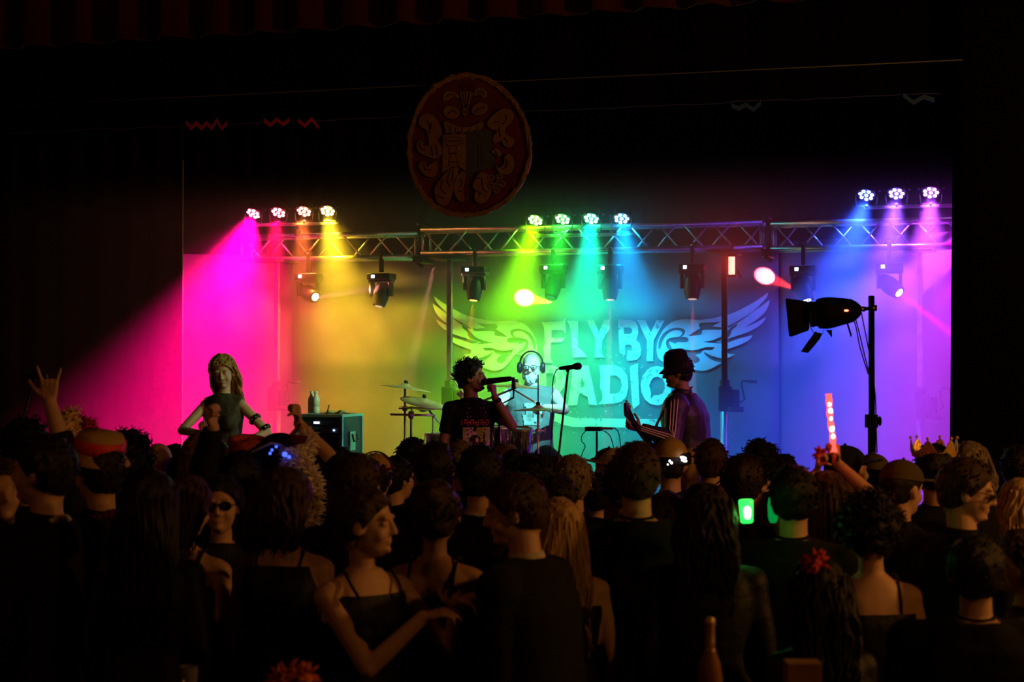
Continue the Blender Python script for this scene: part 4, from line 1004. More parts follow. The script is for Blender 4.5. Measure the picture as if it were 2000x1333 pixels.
# bassist in bucket hat
BY = 11.75
T = person('guitar player in black bucket hat and striped black tracksuit top, facing sideways', 1327, 694, BY, 72, 'short', 'dark', 'track', skin=M_skin2, hy=14, hp=-9, fine=.0055, base_z=STAGE_Z, w=1.32, headw=1.06, lean=(0, .10), H=1.74,
  arms={'L': dict(wt=Wp(1250, 838, BY - .36), hint=(.25, -.6, -1), hd=(-.75, -.3, .35), n=(-.3, .8, .35), th=(.1, .1, 1), c=(.95, 1.0, 1.0, 1.05), tb=(.5, .5)),
        'R': dict(wt=Wp(1300, 880, BY + .28), hint=(.3, .6, -1), hd=(-.4, -.6, -.3), n=(0, -1, 0), th=(-.3, 0, 1), c=(.6, .6, .6, .6))}, mats=dict(top=mat('black_track_nylon', (.028, .026, .032), .5, bump=.3, bump_scale=40, spec=.5)))
b = B(); X_ = lambda c: hatpts(T, c); R = T['HR']; sc_ = T['s']
lathe(b, [(.094, .0), (.105, -.022), (.142, -.050), (.137, -.053), (.10, -.028), (.088, -.01), (.096, .008), (.094, .06), (.080, .105), (.045, .125), (.003, .128)], X_((0, -.005, .05)), R @ V3((0, -.08, 1)), 28, sx=.98, sy=1.12)
bmesh.ops.subdivide_edges(b, edges=b.edges[:], cuts=1); rough_up(b, .004, 22, 9); obj('bucket_hat', b, M_suit, T['t'], world=False)
# three pale stripes down the near sleeve
a = T['A']['L']; M_str = mat('pale_sleeve_stripe', (.75, .6, .5), .8)
s = T['s']; sh, e, w_ = a['sh'], a['e'], a['w']; outw = (T['ry'].inverted() @ V3((-.25, -1, .2))).normalized()
for k in (-1, 0, 1):
    b = B(); pts = []
    for q0, q1, r0, r1, n_ in ((sh, e, .092, .074, 8), (e, w_, .072, .050, 7)):
        d_ = (q1 - q0).normalized(); o_ = (outw - d_ * outw.dot(d_)).normalized(); sd = d_.cross(o_)
        for i in range(n_):
            f = i / (n_ - 1 if q0 is e else n_); rr = (r0 + (r1 - r0) * f) * s; an = k * .27; pts.append(q0.lerp(q1, f) + (o_ * math.cos(an) + sd * math.sin(an)) * rr)
    tube(b, smoothpts(pts, 2), .0055, 6); obj('sleeve_stripe', b, M_str, T['t'], world=False)
# bass guitar
hs = Wp(1226, 806, BY - .62); bd = Wp(1300, 905, BY - .02); gd = (bd - hs).normalized(); gn = (V3((-.85, -.35, .25)) - gd * V3((-.85, -.35, .25)).dot(gd)).normalized(); gs = gd.cross(gn)
t = thing('electric_guitar', 'dark electric guitar whose headstock points up from the bucket hat man\'s hand', 'guitar', bd)
G = lambda a_, b_, c_: hs + gd * a_ + gs * b_ + gn * c_
b = B(); slab(b, [G(-.06, .0, -.008), G(-.055, .05, -.008), G(.02, .045, -.008), (G(.10, .026, -.008)), G(.12, -.024, -.008), G(.02, -.045, -.008), G(-.05, -.055, -.008)], gn, .016); hsk = obj('headstock', b, M_plast, t, smooth=False)
M_peg = mat('brass_tuning_peg', (.8, .5, .25), .3, .9)
for k in range(3):
    for sd in (-1, 1):
        b = B(); c = G(-.02 + k * .036, sd * .05, 0); cyl(b, c, c + gs * (sd * .022), .005); ell(b, c + gs * (sd * .032), (.011, .011, .008)); ell(b, c - gs * sd * .022 + gn * .012, .008); obj('tuning_peg', b, M_peg, hsk)
b = B(); slab(b, [G(.10, .024, 0), G(.62, .03, 0), G(.62, -.03, 0), G(.10, -.024, 0)], gn, .022); obj('neck', b, M_plast, t, smooth=False)
b = B(); out = []
for k in range(40):
    an = k * 2 * PI / 40; r_ = .17 + .03 * math.cos(2 * an) + .03 * math.cos(3 * an + .6); out.append(G(.80 + r_ * 1.25 * math.cos(an), r_ * math.sin(an), -.02))
slab(b, out, gn, .042); obj('body', b, M_plast, t, smooth=False)
b = B()
for k in range(4): cyl(b, G(-.01 + k * .02, -.015 + k * .01, .024), G(.92, -.02 + k * .0133, .03), .0011, seg=5)
obj('strings', b, M_chr, t)
b = B(); q = [TW(T, T['X']((.06, -.06, 1.475))) + Z * .03, TW(T, T['X']((-.05, .06, 1.47))) + Z * .02, Wp(1300, 795, BY - .22), Wp(1280, 838, BY - .28), G(.62, .06, 0)]
pts = smoothpts(q, 6); bs_ = [b.verts.new(p + gs * 0 + V3((.018, 0, .018))) for p in pts]; cs_ = [b.verts.new(p - V3((.018, 0, .018))) for p in pts]
for i in range(len(pts) - 1): b.faces.new((bs_[i], bs_[i + 1], cs_[i + 1], cs_[i]))
o = obj('strap', b, mat('green_brown_strap', (.10, .12, .04), .8, noise_amt=.5, noise_scale=30), t); o.modifiers.new('s', 'SOLIDIFY').thickness = .004

# fair-haired guitarist at the left
GY = 11.7
T = person('performer with long blond hair and armbands in the magenta glow', 437, 694, GY, 172, 'wavy', 'blond', 'tank', sex='f', skin=M_skinp, hy=10, hp=-16, hr=6, fine=.0055, base_z=STAGE_Z, w=.92, eyes=False,
  arms={'L': dict(wt=Wp(472, 868, GY - .25), hint=(1, .1, -.6), hd=(-1, -.3, -.2), n=(0, .6, -.6), th=(-.3, 0, 1), c=(.6, .7, .8, .9)),
        'R': dict(wt=Wp(402, 850, GY - .30), hint=(-1, 0, -.4), hd=(-.2, -.4, .9), n=(0, .8, .2), th=(.8, 0, .3), c=(.8, .9, 1., 1.1))}, mats=dict(top=mat('grey_lace_top', (.08, .08, .075), .7, noise_amt=.5, noise_scale=30), trousers=mat('green_skirt_cloth', (.12, .28, .2), .8)))
a = T['A']['L']
for f, nm in ((.52, 'upper'), (.90, 'lower')):
    d_ = (a['e'] - a['sh']).normalized(); b = B(); r_ = .043 * T['s']; lathe(b, [(r_, -.016), (r_ + .006, -.014), (r_ + .006, .014), (r_, .016)], a['sh'].lerp(a['e'], f), d_, 22); o = obj('studded_armband', b, M_plast, T['t'], world=False)
    b = B(); x_, y_ = frame_for(d_)
    for k in range(10): ell(b, a['sh'].lerp(a['e'], f) + (x_ * math.cos(k * .628) + y_ * math.sin(k * .628)) * (r_ + .008), .005, seg=6, rings=5)
    obj('studs', b, M_chr, o, world=False)
b = B(); d_ = (a['w'] - a['e']).normalized(); tube(b, [a['w'] - d_ * .03 + (frame_for(d_)[0] * math.cos(k * PI / 8) + frame_for(d_)[1] * math.sin(k * PI / 8)) * .034 for k in range(16)], .005, closed=True); obj('bracelet', b, M_brass, T['t'], world=False)

# amplifier rack
ry_ = Matrix.Rotation(math.radians(-18), 3, 'Z'); fr = ry_ @ V3((0, -1, 0)); rt_ = ry_ @ V3((1, 0, 0))
AD = 13.3; tl = Wp(600, 812, AD); zt_ = tl.z; cR = V3((Wp(641, 812, AD).x, AD + .15, 0))
AX = (rt_, -fr, Z)
t = thing('amplifier_rack', 'flight case rack of amplifiers with small lit displays, bottles on top', 'amplifier rack', V3((cR.x, cR.y, STAGE_Z)))
hgt = zt_ - STAGE_Z; wd, dp = .40, .42
b = B(); zc = STAGE_Z + hgt / 2
M_case = mat('green_black_case_board', (.05, .07, .06), .5, noise_amt=.3)
for sx in (-1, 1): box(b, cR + rt_ * (sx * (wd / 2 - .008)) + Z * zc, (.016, dp, hgt), AX)
box(b, cR + Z * (zt_ - .008), (wd, dp, .016), AX); box(b, cR + Z * (STAGE_Z + .05), (wd, dp, .016), AX); box(b, cR - fr * (dp / 2 - .008) + Z * zc, (wd, .016, hgt), AX); obj('case', b, M_case, t, smooth=False)
b = B()
for sx in (-1, 1):
    for sy in (-1, 1): box(b, cR + rt_ * (sx * wd / 2) + fr * (sy * dp / 2) + Z * zc, (.026, .026, hgt + .006), AX, bev=.004)
    box(b, cR + rt_ * (sx * wd / 2) + Z * zt_, (.024, dp, .024), AX); box(b, cR + fr * (sx * dp / 2) + Z * zt_, (wd, .024, .024), AX)
obj('edge_trim', b, M_alu, t, smooth=False)
M_face = mat('grey_amp_face', (.07, .07, .075), .4, .5)
units = [(.035, .05, 'blue'), (.095, .055, 'knob'), (.16, .05, None), (.215, .045, 'red'), (.27, .05, None), (.33, .075, 'leds'), (.42, .09, None), (.52, .09, None)]
M_led = {c: mat('lit_%s_led' % c, v, .4, emit=v, estr=6) for c, v in (('blue', (.25, .4, 1)), ('red', (1, .1, .05)), ('white', (.8, .85, 1)), ('cyan', (.2, 1, .9)))}
for z0, h_, kd in units:
    b = B(); cz = zt_ - z0 - h_ / 2; c = cR + fr * (dp / 2 - .03) + Z * cz; box(b, c, (wd - .05, .05, h_ - .006), AX, bev=.003); uo = obj('amplifier_unit', b, mat('dark_amp_face', (.03, .03, .035), .4, .4) if kd in (None, 'blue') else M_face, t, smooth=False)
    F = lambda x, z: c + fr * .03 + rt_ * x + Z * z
    if kd == 'blue': b = B(); box(b, F(-.03, 0), (.05, .006, .018), AX); obj('display', b, mat('lit_blue_display', (.6, .7, 1), .4, emit=(.6, .7, 1), estr=3), uo)
    if kd in ('knob', 'red'):
        b = B()
        for k in range(8 if kd == 'knob' else 4): cyl(b, F(-.09 + k * .018 + (.1 if kd == 'red' else 0), 0), F(-.09 + k * .018 + (.1 if kd == 'red' else 0), 0) + fr * .012, .006, seg=10)
        obj('knobs', b, M_plast, uo); b = B(); ell(b, F(.13 if kd == 'knob' else -.12, 0), .005 if kd == 'red' else .008); obj('indicator_light', b, M_led['blue' if kd == 'knob' else 'red'], uo)
    if kd == 'leds':
        b = B()
        for k in range(8): box(b, F(-.02 + k * .012, .02), (.006, .004, .006), AX)
        obj('led_row', b, M_led['blue'], uo); b = B(); ell(b, F(.06, -.02), .009); ell(b, F(.09, -.018), .009); obj('indicator_light', b, M_led['cyan'], uo)
b = B(); q = cR + rt_ * (wd / 2 + .006); box(b, q + Z * (zt_ - .22), (.012, .11, .16), AX); obj('side_handle_dish', b, M_alu, t, smooth=False)
b = B(); tube(b, [q + rt_ * .02 + fr * .045 + Z * (zt_ - .16), q + rt_ * .035 + fr * .045 + Z * (zt_ - .22), q + rt_ * .035 - fr * .045 + Z * (zt_ - .22), q + rt_ * .02 - fr * .045 + Z * (zt_ - .16)], .008); obj('handle', b, M_plast, t)
b = B(); box(b, q + Z * (zt_ - .36), (.008, .10, .09), AX); obj('paper_label', b, mat('white_paper_label', (.7, .7, .65), .8), t, smooth=False)
for px, lab in ((587, 'plastic water bottle nearer the edge on the amplifier rack'), (596.5, 'plastic water bottle standing beside its twin on the rack')):
    # stand them on the case top
    x_ = (px - 606) / FPX * AD; c = cR + rt_ * (-.165 if px < 590 else -.105) + fr * (.02 if px < 590 else .06) + Z * (zt_ + .013)
    tt = thing('water_bottle', lab, 'bottle', c, 'water bottles on the amplifier rack')
    b = B(); lathe(b, [(.028, 0), (.032, .006), (.032, .05), (.030, .055), (.032, .06), (.032, .11), (.028, .135), (.014, .16), (.013, .172)], c, Z, 20); obj('bottle_body', b, mat('cloudy_clear_plastic', (.9, .9, .85), .3), tt)
    b = B(); lathe(b, [(.0145, .17), (.015, .172), (.015, .19), (.012, .192)], c, Z, 16); obj('bottle_cap', b, mat('white_plastic_cap', (.85, .85, .85), .4), tt)
    b = B(); lathe(b, [(.0325, .065), (.033, .066), (.033, .105), (.0325, .106)], c, Z, 20); obj('bottle_label', b, mat('cream_bottle_label', (.8, .75, .6), .6), tt)
b = B(); c = cR + rt_ * .06 + Z * (zt_ + .016)
tube(b, smoothpts([c + rt_ * (-.1) + Z * .0, c + rt_ * -.05 + fr * .04 + Z * .012, c + fr * -.02 + Z * .004, c + rt_ * .05 + fr * .03 + Z * .02, c + rt_ * .10 + Z * .006], 5), .011, 8); tag(obj('coiled_cable', b, mat('yellow_cable', (.6, .5, .2), .6)), 'loose pale cable lying on top of the amplifier rack', 'cable')
b = B(); c = cR + rt_ * .045 + fr * .2 + Z * (zt_ - .03); cyl(b, c, c + (rt_ * .35 + Z + fr * .1).normalized() * .13, .004, .006); tag(obj('antenna', b, M_plast), 'short black antenna rising from the rack top', 'antenna')
# effects box on a thin stand
bx = Wp(1163, 838, 12.0)
t = thing('effects_box', 'flat black box on a thin pole with dangling cables, before the banner underline', 'effects box', V3((bx.x + .01, 12.0, STAGE_Z)))
b = B(); box(b, bx - U * .012, (.125, .09, .032), SAX, bev=.005); obj('box', b, M_plast, t)
b = B(); box(b, bx + U * .09 + Z * .005, (.10, .05, .018), SAX, bev=.004); obj('pedal', b, M_alu, t)
b = B(); cyl(b, V3((bx.x + .01, 12.0, STAGE_Z + .03)), bx - Z * .02 + V3((.01, 0, 0)), .008); cyl(b, V3((bx.x + .01, 12.0, STAGE_Z + .03)), V3((bx.x + .01, 12.0, 1.3)), .012); lathe(b, [(.13, 0), (.12, .012), (.02, .03)], V3((bx.x + .01, 12.0, STAGE_Z)), Z, 24); obj('stand', b, M_blackm, t)
for q in ([(1147, 840), (1137, 850), (1136, 862), (1143, 872), (1136, 890), (1130, 930)], [(1178, 842), (1190, 850), (1197, 868), (1202, 900)], [(1200, 836), (1208, 845), (1212, 870), (1214, 900)]):
    b = B(); tube(b, smoothpts([Wp(x, y, 12.0) for x, y in q], 4), .004, 6); obj('cable', b, M_rub, t)
M_matte = mat('matte_black_paint', (.004, .004, .004), .8, spec=.1)
# black spotlight with barn doors on a pole in front of the stage
FD = 9.45
P_ = lambda px, py, dd=0.: Wp(px, py, FD + dd)
t = thing('spotlight_stand', 'black theatre spotlight with barn doors on a tall pole before the violet haze', 'spotlight', V3((P_(1702, 800).x, FD, 0)))
b = B(); pb = P_(1702, 578); cyl(b, V3((pb.x, FD, .1)), pb, .0185, seg=16); cyl(b, V3((pb.x, FD, .1)), V3((pb.x, FD, P_(1702, 822).z)), .024, seg=16); obj('pole', b, M_matte, t)
for a in range(3):
    v = V3((math.cos(a * 2.094 + .4), math.sin(a * 2.094 + .4), 0)); b = B(); cyl(b, V3((pb.x, FD, .7)), V3((pb.x, FD, .02)) + v * .42, .013); obj('leg', b, M_matte, t)
b = B(); k = P_(1702, 823); box(b, k + V3((.0, 0, 0)), (.07, .06, .08), bev=.008); cyl(b, k, k + V3((.05, 0, 0)), .012); ell(b, k + V3((.05, 0, 0)), (.012, .02, .03)); obj('pole_collar', b, M_matte, t)
b = B(); cyl(b, P_(1655, 608), P_(1712, 601), .011); box(b, P_(1708, 602), (.02, .05, .035)); box(b, P_(1684, 604), (.03, .03, .03)); arm_ = obj('side_arm', b, M_matte, t)
b = B(); cyl(b, P_(1706, 602, -.026), P_(1706, 602, -.04), .010); cyl(b, P_(1684, 604, -.016), P_(1684, 604, -.03), .009); obj('brass_bolt', b, M_peg, arm_)
ax_ = (P_(1588, 614) - P_(1672, 606)).normalized()
b = B(); lathe(b, [(.03, -.02), (.05, 0), (.07, .03), (.080, .08), (.093, .15), (.096, .19), (.090, .235), (.075, .245), (.075, .262), (.068, .262)], P_(1674, 606), ax_, 28); obj('lamp_housing', b, M_matte, t)
b = B(); lathe(b, [(.07, 0), (.078, .004), (.078, .018), (.07, .02)], P_(1674, 606) + ax_ * .264, ax_, 24); tube(b, [P_(1590, 585), P_(1579, 584), P_(1583, 640), P_(1589, 650), P_(1607, 652), P_(1608, 645)], .0025, 6); fr2 = obj('colour_frame', b, M_matte, t)
def door_(pts, d0, d1):
    b = B(); slab(b, [Wp(x, y, FD + d0 + (d1 - d0) * i / (len(pts) - 1)) for i, (x, y) in enumerate(pts)], (0.1, 1, 0), .003); obj('barn_door', b, M_matte, t, smooth=False)
door_([(1534, 585), (1537, 583), (1577, 589), (1580, 594), (1581, 640), (1579, 646), (1546, 658), (1541, 657)], -.02, -.02)
door_([(1592, 648), (1606, 653), (1601, 663), (1580, 688), (1577, 690), (1564, 687)], -.03, -.01)
b = B(); slab(b, [P_(1614, 645), P_(1625, 645), P_(1625, 659)], (0, 1, 0), .01); slab(b, [P_(1652, 627, .01), P_(1655, 626, .01), P_(1664, 655, .01), P_(1662, 659, .01)], (0, 1, 0), .008); obj('adjusting_lever', b, M_matte, t)
b = B(); ell(b, P_(1653, 607, -.088), (.014, .006, .006)); obj('pilot_light', b, M_led['red'], t)
for q in ([(1666, 622), (1672, 640), (1680, 680), (1696, 732)], [(1670, 620), (1678, 650), (1690, 700), (1699, 735)], [(1682, 610), (1688, 640), (1700, 700)], [(1705, 735), (1710, 780), (1711, 830), (1713, 885)]):
    b = B(); tube(b, smoothpts([P_(x, y, -.03) for x, y in q], 5), .004, 6); obj('cable', b, M_rub, t)
# ---------------------------------------------------------------- emblem, wires, tinsel
KE = 9.95
def EP(x, y): return (760 + x / 4.165, 120 + y / 4.165)
ec = Sp(914.5, 286, KE); ew = (Sp(1032, 286, KE) - Sp(797, 286, KE)).length / 2; eh = (Sp(914, 149, KE).z - Sp(914, 423, KE).z) / 2
t = thing('coat_of_arms_plaque', 'dark red oval plaque painted with a coat of arms, edged in gold glitter', 'plaque', ec)
rim = []
for k in range(64):
    a = 2 * PI * k / 64; egg = 1 + .02 * math.cos(3 * a + .8); sh = -.05 * math.sin(a)
    rim.append(ec + U * (ew * egg * math.cos(a) + sh * ew * .6) + Z * (eh * egg * math.sin(a)))
b = B(); slab(b, rim, VV, .03); obj('board', b, mat('dark_red_paint', (.14, .009, .009), .7, noise_amt=.4, noise_scale=6), t, smooth=False)
b = B(); tube(b, [p - VV * .004 for p in rim], .017, 8, closed=True); bmesh.ops.subdivide_edges(b, edges=b.edges[:], cuts=1); rough_up(b, .012, 60, 2)
obj('glitter_rim', b, mat('gold_glitter', (.8, .5, .15), .3, .9, noise_amt=.8, noise_scale=220, bump=1., bump_scale=260), t, smooth=False)
M_tan = mat('tan_paint', (.26, .15, .09), .7, noise_amt=.3, noise_scale=20); M_tan2 = mat('ochre_paint', (.28, .13, .035), .7, noise_amt=.3, noise_scale=20)
M_rose = mat('rose_tan_paint', (.26, .13, .10), .7, noise_amt=.3, noise_scale=20); M_slate = mat('slate_blue_paint', (.07, .08, .13), .7, noise_amt=.3, noise_scale=20); M_ink = mat('black_ink', (.02, .012, .01), .8)
def cen(p): return (sum(q[0] for q in p) / len(p), sum(q[1] for q in p) / len(p))
def elp(cx, cy, rx, ry, a=0, n=18): return [(cx + rx * math.cos(k * 2 * PI / n) * math.cos(a) - ry * math.sin(k * 2 * PI / n) * math.sin(a), cy + rx * math.cos(k * 2 * PI / n) * math.sin(a) + ry * math.sin(k * 2 * PI / n) * math.cos(a)) for k in range(n)]
lay = [0.003]
def motif(name, m, pts, lines=(), rd=True, kids=()):
    pts = rs(pts, 3) if rd else pts; cx, cy = cen(pts); lay[0] += .0004
    big = []
    for i, (x, y) in enumerate(pts):
        (ax, ay), (bx_, by_) = pts[i - 1], pts[(i + 1) % len(pts)]; nx, ny = by_ - ay, ax - bx_; L = math.hypot(nx, ny) or 1
        ar = sum(pts[k][0] * pts[(k + 1) % len(pts)][1] - pts[(k + 1) % len(pts)][0] * pts[k][1] for k in range(len(pts))); sg = 1 if ar > 0 else -1
        big.append((x + sg * nx / L * 4.5, y + sg * ny / L * 4.5))
    b = B(); poly(b, [[Sp(*EP(*p), KE - .001) - VV * lay[0] for p in big]], 1); lay[0] += .0004; poly(b, [[Sp(*EP(*p), KE - .001) - VV * lay[0] for p in pts]], 0)
    lay2 = lay[0] + .0008
    for ln in lines:
        q = [Sp(*EP(*p), KE - .001) - VV * lay2 for p in rs(ln, 1)] if False else [Sp(*EP(*p), KE - .001) - VV * lay2 for p in ln]
        q = smoothpts(q, 3); n0 = len(b.faces); tube(b, q, .0032, 4, mi=1)
    obj(name, b, [m, M_ink], t, smooth=False, recalc=False)
sy = lambda pts: pts
motif('painted_feather', M_wine, [(570, 190), (600, 180), (640, 195), (680, 182), (675, 215), (640, 240), (600, 235)])
motif('painted_feather', M_tan2, [(440, 322), (442, 270), (480, 240), (530, 248), (572, 275), (566, 300), (520, 290), (490, 320), (460, 325)], [[(470, 290), (500, 268), (540, 285)]])
motif('painted_feather', M_rose, [(690, 262), (708, 222), (760, 214), (800, 250), (797, 290), (770, 302), (742, 270), (705, 285)], [[(720, 260), (750, 245), (775, 270)]])
motif('painted_feather', M_tan, [(578, 262), (600, 250), (625, 245), (660, 250), (686, 265), (655, 340), (640, 400), (612, 400), (600, 340)], [[(600, 258), (622, 390)], [(625, 250), (628, 390)], [(655, 256), (634, 390)]])
motif('painted_wing', M_tan2, elp(510, 415, 68, 52, .25), [[(470, 440), (520, 400), (560, 430)]])
motif('painted_wing', M_tan2, elp(742, 388, 70, 48, -.35), [[(700, 420), (735, 385), (785, 380)]])
motif('painted_body', M_tan2, elp(620, 412, 24, 34), [[(600, 405), (640, 405)], [(602, 420), (638, 420)]])
motif('painted_shield_half', M_tan, [(440, 600), (632, 590), (632, 900), (560, 850), (436, 905)], rd=False)
motif('painted_shield_half', M_slate, [(634, 575), (838, 560), (862, 860), (700, 900), (634, 960)], rd=False)
motif('painted_goblet', M_tan2, [(455, 628), (525, 618), (596, 628), (590, 665), (550, 695), (555, 745), (540, 760), (560, 850), (490, 850), (505, 760), (490, 745), (492, 695), (458, 665)], [[(462, 640), (525, 655), (590, 640)], [(495, 690), (550, 690)], [(500, 750), (552, 750)], [(495, 820), (556, 820)]])
motif('painted_sword', M_slate, [(728, 620), (735, 600), (742, 620), (744, 650), (790, 645), (797, 670), (748, 668), (748, 860), (732, 860), (730, 668), (690, 668), (694, 648), (728, 650)], rd=False)
motif('painted_ruff', M_tan, [(450, 500), (480, 490), (560, 528), (640, 538), (710, 515), (760, 488), (772, 530), (740, 565), (700, 560), (670, 582), (640, 570), (600, 590), (570, 572), (530, 596), (500, 580), (470, 590), (458, 550)], [[(500, 530), (505, 575)], [(545, 545), (545, 585)], [(600, 550), (600, 582)], [(660, 545), (660, 578)], [(720, 530), (725, 560)]])
motif('painted_mantling', M_rose, [(250, 490), (270, 440), (335, 430), (390, 470), (430, 550), (436, 600), (400, 640), (432, 700), (430, 760), (390, 792), (330, 780), (250, 742), (230, 690), (248, 642), (288, 658), (280, 692), (328, 680), (322, 610), (308, 560), (260, 530)], [[(320, 480), (340, 540), (330, 590)], [(350, 500), (345, 550)], [(350, 690), (360, 770)], [(385, 680), (400, 770)], [(260, 650), (255, 700), (300, 730)]])
motif('painted_mantling', M_tan2, [(245, 860), (262, 820), (300, 816), (312, 862), (350, 832), (396, 812), (402, 900), (370, 942), (300, 930)], [[(290, 830), (300, 880), (350, 890)]])
motif('painted_mantling', M_rose, [(800, 510), (850, 440), (920, 390), (990, 394), (1020, 440), (1000, 500), (960, 540), (950, 590), (1010, 622), (1026, 662), (990, 702), (940, 690), (918, 650), (862, 672), (850, 622), (890, 570), (832, 550)], [[(950, 430), (960, 480), (930, 510)], [(900, 540), (910, 620)], [(940, 620), (970, 660)], [(860, 500), (900, 490)]])
motif('painted_mantling', M_rose, [(868, 830), (900, 870), (940, 832), (946, 780), (985, 756), (1020, 800), (1022, 870), (980, 922), (900, 910)], [[(960, 800), (965, 850), (930, 880)]])
motif('painted_leaf', M_rose, [(835, 740), (880, 710), (916, 742), (908, 780), (868, 762)], [[(870, 730), (885, 770)]])
motif('painted_beast', M_tan2, [(380, 1030), (440, 940), (500, 882), (570, 860), (562, 940), (530, 1000), (522, 1080), (480, 1172), (410, 1160), (380, 1090)], [[(440, 960), (430, 1040), (470, 1080)], [(510, 890), (480, 960), (500, 1020)], [(410, 1100), (460, 1120)], [(530, 880), (520, 980)]])
motif('painted_face', M_tan2, [(560, 940), (600, 900), (630, 912), (624, 980), (610, 1050), (622, 1130), (580, 1142), (540, 1080), (535, 1000)], [[(590, 950), (600, 1000), (580, 1030)], [(570, 1060), (605, 1060)]])
motif('painted_face', M_tan2, [(690, 1000), (720, 940), (760, 905), (822, 930), (852, 1000), (832, 1080), (790, 1152), (720, 1150), (700, 1090), (715, 1050), (690, 1030)], [[(715, 960), (745, 950)], [(700, 1050), (750, 1075), (740, 1100)], [(760, 950), (775, 1040), (810, 1070)]])
for cx, cy in ((840, 950), (905, 942), (842, 1012), (902, 992), (882, 1052), (930, 1000)):
    motif('painted_curl', M_rose, elp(cx, cy, 30, 26), [[(cx - 15, cy), (cx, cy - 12), (cx + 12, cy), (cx, cy + 8)]])
b = B(); cyl(b, ec + Z * eh * .98 + VV * .02, V3((ec.x, ec.y, 6.9)) + VV * .02, .002, seg=6); obj('hanging_wire', b, M_blackm, t)
M_wire = mat('pale_wire', (.16, .17, .17), .5)
b = B(); tube(b, [Sp(-60, 210, KE + .05), Sp(400, 188, KE + .05), Sp(900, 163, KE + .05), Sp(1400, 140, KE + .05), Sp(1880, 117, KE + .05)], .0035, 6)
tag(obj('taut_wire', b, M_wire), 'thin taut wire stretched across the stage behind the plaque', 'wire')
rnd = random.Random(3)
b = B(); tube(b, [Sp(x, 262 - x * .0435 + rnd.uniform(-2, 2), KE + .2) for x in range(-40, 1890, 40)], .0016, 5)
tag(obj('slack_string', b, M_wire), 'faint slack string running under the taut wire', 'string')
def tinsel(x0, x1, y, lab, col, n):
    b = B(); pts = [Sp(x0 + (x1 - x0) * i / n, y + (7 if i % 2 else -5) + rnd.uniform(-3, 3), KE + .19) for i in range(n + 1)]
    for i in range(n):
        p, q = pts[i], pts[i + 1]; slab(b, [p, q, q - Z * .03, p - Z * .03], VV, .003)
    tag(obj('paper_garland', b, mat(col[0], col[1], .4, .3), smooth=False), lab, 'garland', 'paper garland scraps on the string')
pk = ('pink_foil_paper', (.8, .05, .2)); bl = ('blue_foil_paper', (.05, .12, .4))
tinsel(363, 443, 238, 'pink zigzag paper garland high above the left truss', pk, 8)
tinsel(515, 565, 233, 'short pink zigzag garland scrap right of the longer one', pk, 4)
tinsel(582, 622, 236, 'crumpled pink and grey garland scrap nearest the plaque', pk, 3)
tinsel(1428, 1486, 203, 'blue foil scraps hanging on the string above the right lifting post', bl, 4)
tinsel(1764, 1825, 187, 'faint blue foil scraps high near the black front curtain', bl, 3)

# ---------------------------------------------------------------- the crowd
GRP = None
CROWD = {}
def cr(key, label, px, py, d, yaw=0, hair='short', hc='dark', outfit='suit', sex='m', **k):
    CROWD[key] = dict(label=label, px=px, py=py, d=d, yaw=yaw, hair=hair, hc=hc, outfit=outfit, sex=sex, **k)
# ---- front-most row
cr('dancer', 'woman in dark strappy dress dancing in profile, arms reaching to the man', 712, 952, 5.75, 216, 'updo', 'brown', 'dress', 'f', hy=40, hp=-3, fine=.0065, mats=dict(top=cloth_mat('navy_satin', (.006, .006, .018), .6, .3)),
   arms={'R': dict(wt=Wp(826, 1206, 5.42), hint=(-.5, -.3, -1), hd=(1, -.1, .25), n=(0, .2, -1), th=(0, 1, .3), c=(.3, .35, .4, .5)), 'L': dict(wt=Wp(893, 1172, 5.50), hint=(.3, .4, -1), hd=(1, .05, .18), n=(0, .1, -1), th=(0, -.6, .8), c=(.15, .2, .3, .4))})
cr('suitman', 'man in black suit and white collar leaning towards the dancing woman', 1012, 925, 5.85, 62, 'short', 'brown', 'suit', 'm', hy=24, hp=-14, fine=.0065, lean=(0, .13), w=1.15, mats=dict(collar=M_shirt),
   arms={'L': dict(wt=Wp(932, 1188, 5.52), hint=(.3, -.5, -1), hd=(-1, 0, .1), n=(0, .3, 1), th=(0, 1, .3), c=(.4, .45, .5, .6))})
cr('longhair', 'woman with very long straight dark hair, seen from behind', 292, 920, 5.95, -6, 'long', 'dark', 'sleeved', 'f', headw=1.06)
cr('bareback', 'woman with brown bobbed hair and bare lit back', 364, 932, 6.35, -16, 'bob', 'brown', 'slip', 'f', hy=-6, hp=-8, headw=.92)
cr('bob', 'woman with chin-length brown hair in sleeveless black dress', 556, 918, 5.95, -12, 'bob', 'brown', 'dress', 'f', hy=-12, headw=1.08)
cr('curlback', 'woman with loosely pinned curls and bare shoulders, back to the lens', 850, 940, 6.2, -8, 'updo', 'brown', 'slip', 'f', skin=M_skin2, headw=1.12)
cr('blondbare', 'blond woman behind the suited man, one bare shoulder lit', 1092, 975, 6.45, 14, 'long', 'blond', 'slip', 'f', w=1.08)
cr('bighair', 'woman with round dark curls and a lit bare right shoulder', 1700, 962, 5.65, 6, 'curly', 'dark', 'slip', 'f', headw=1.12, hy=-6, H=1.70)
cr('cornerman', 'man with dark hair in black jacket at the lower right corner', 1905, 1048, 5.05, -12, 'short', 'dark', 'suit', 'm', w=1.25, headw=1.1)
cr('edge', 'person with warmly lit face cut off by the right picture edge', 2000, 1040, 5.6, 60, 'wavy', 'brown', 'sleeved', 'f', hy=20)
cr('flowerperson', 'woman with a red flower in dark hair, face turned away, right of the bottle', 1600, 1088, 4.95, 10, 'wavy', 'dark', 'sleeved', 'f', H=1.56)
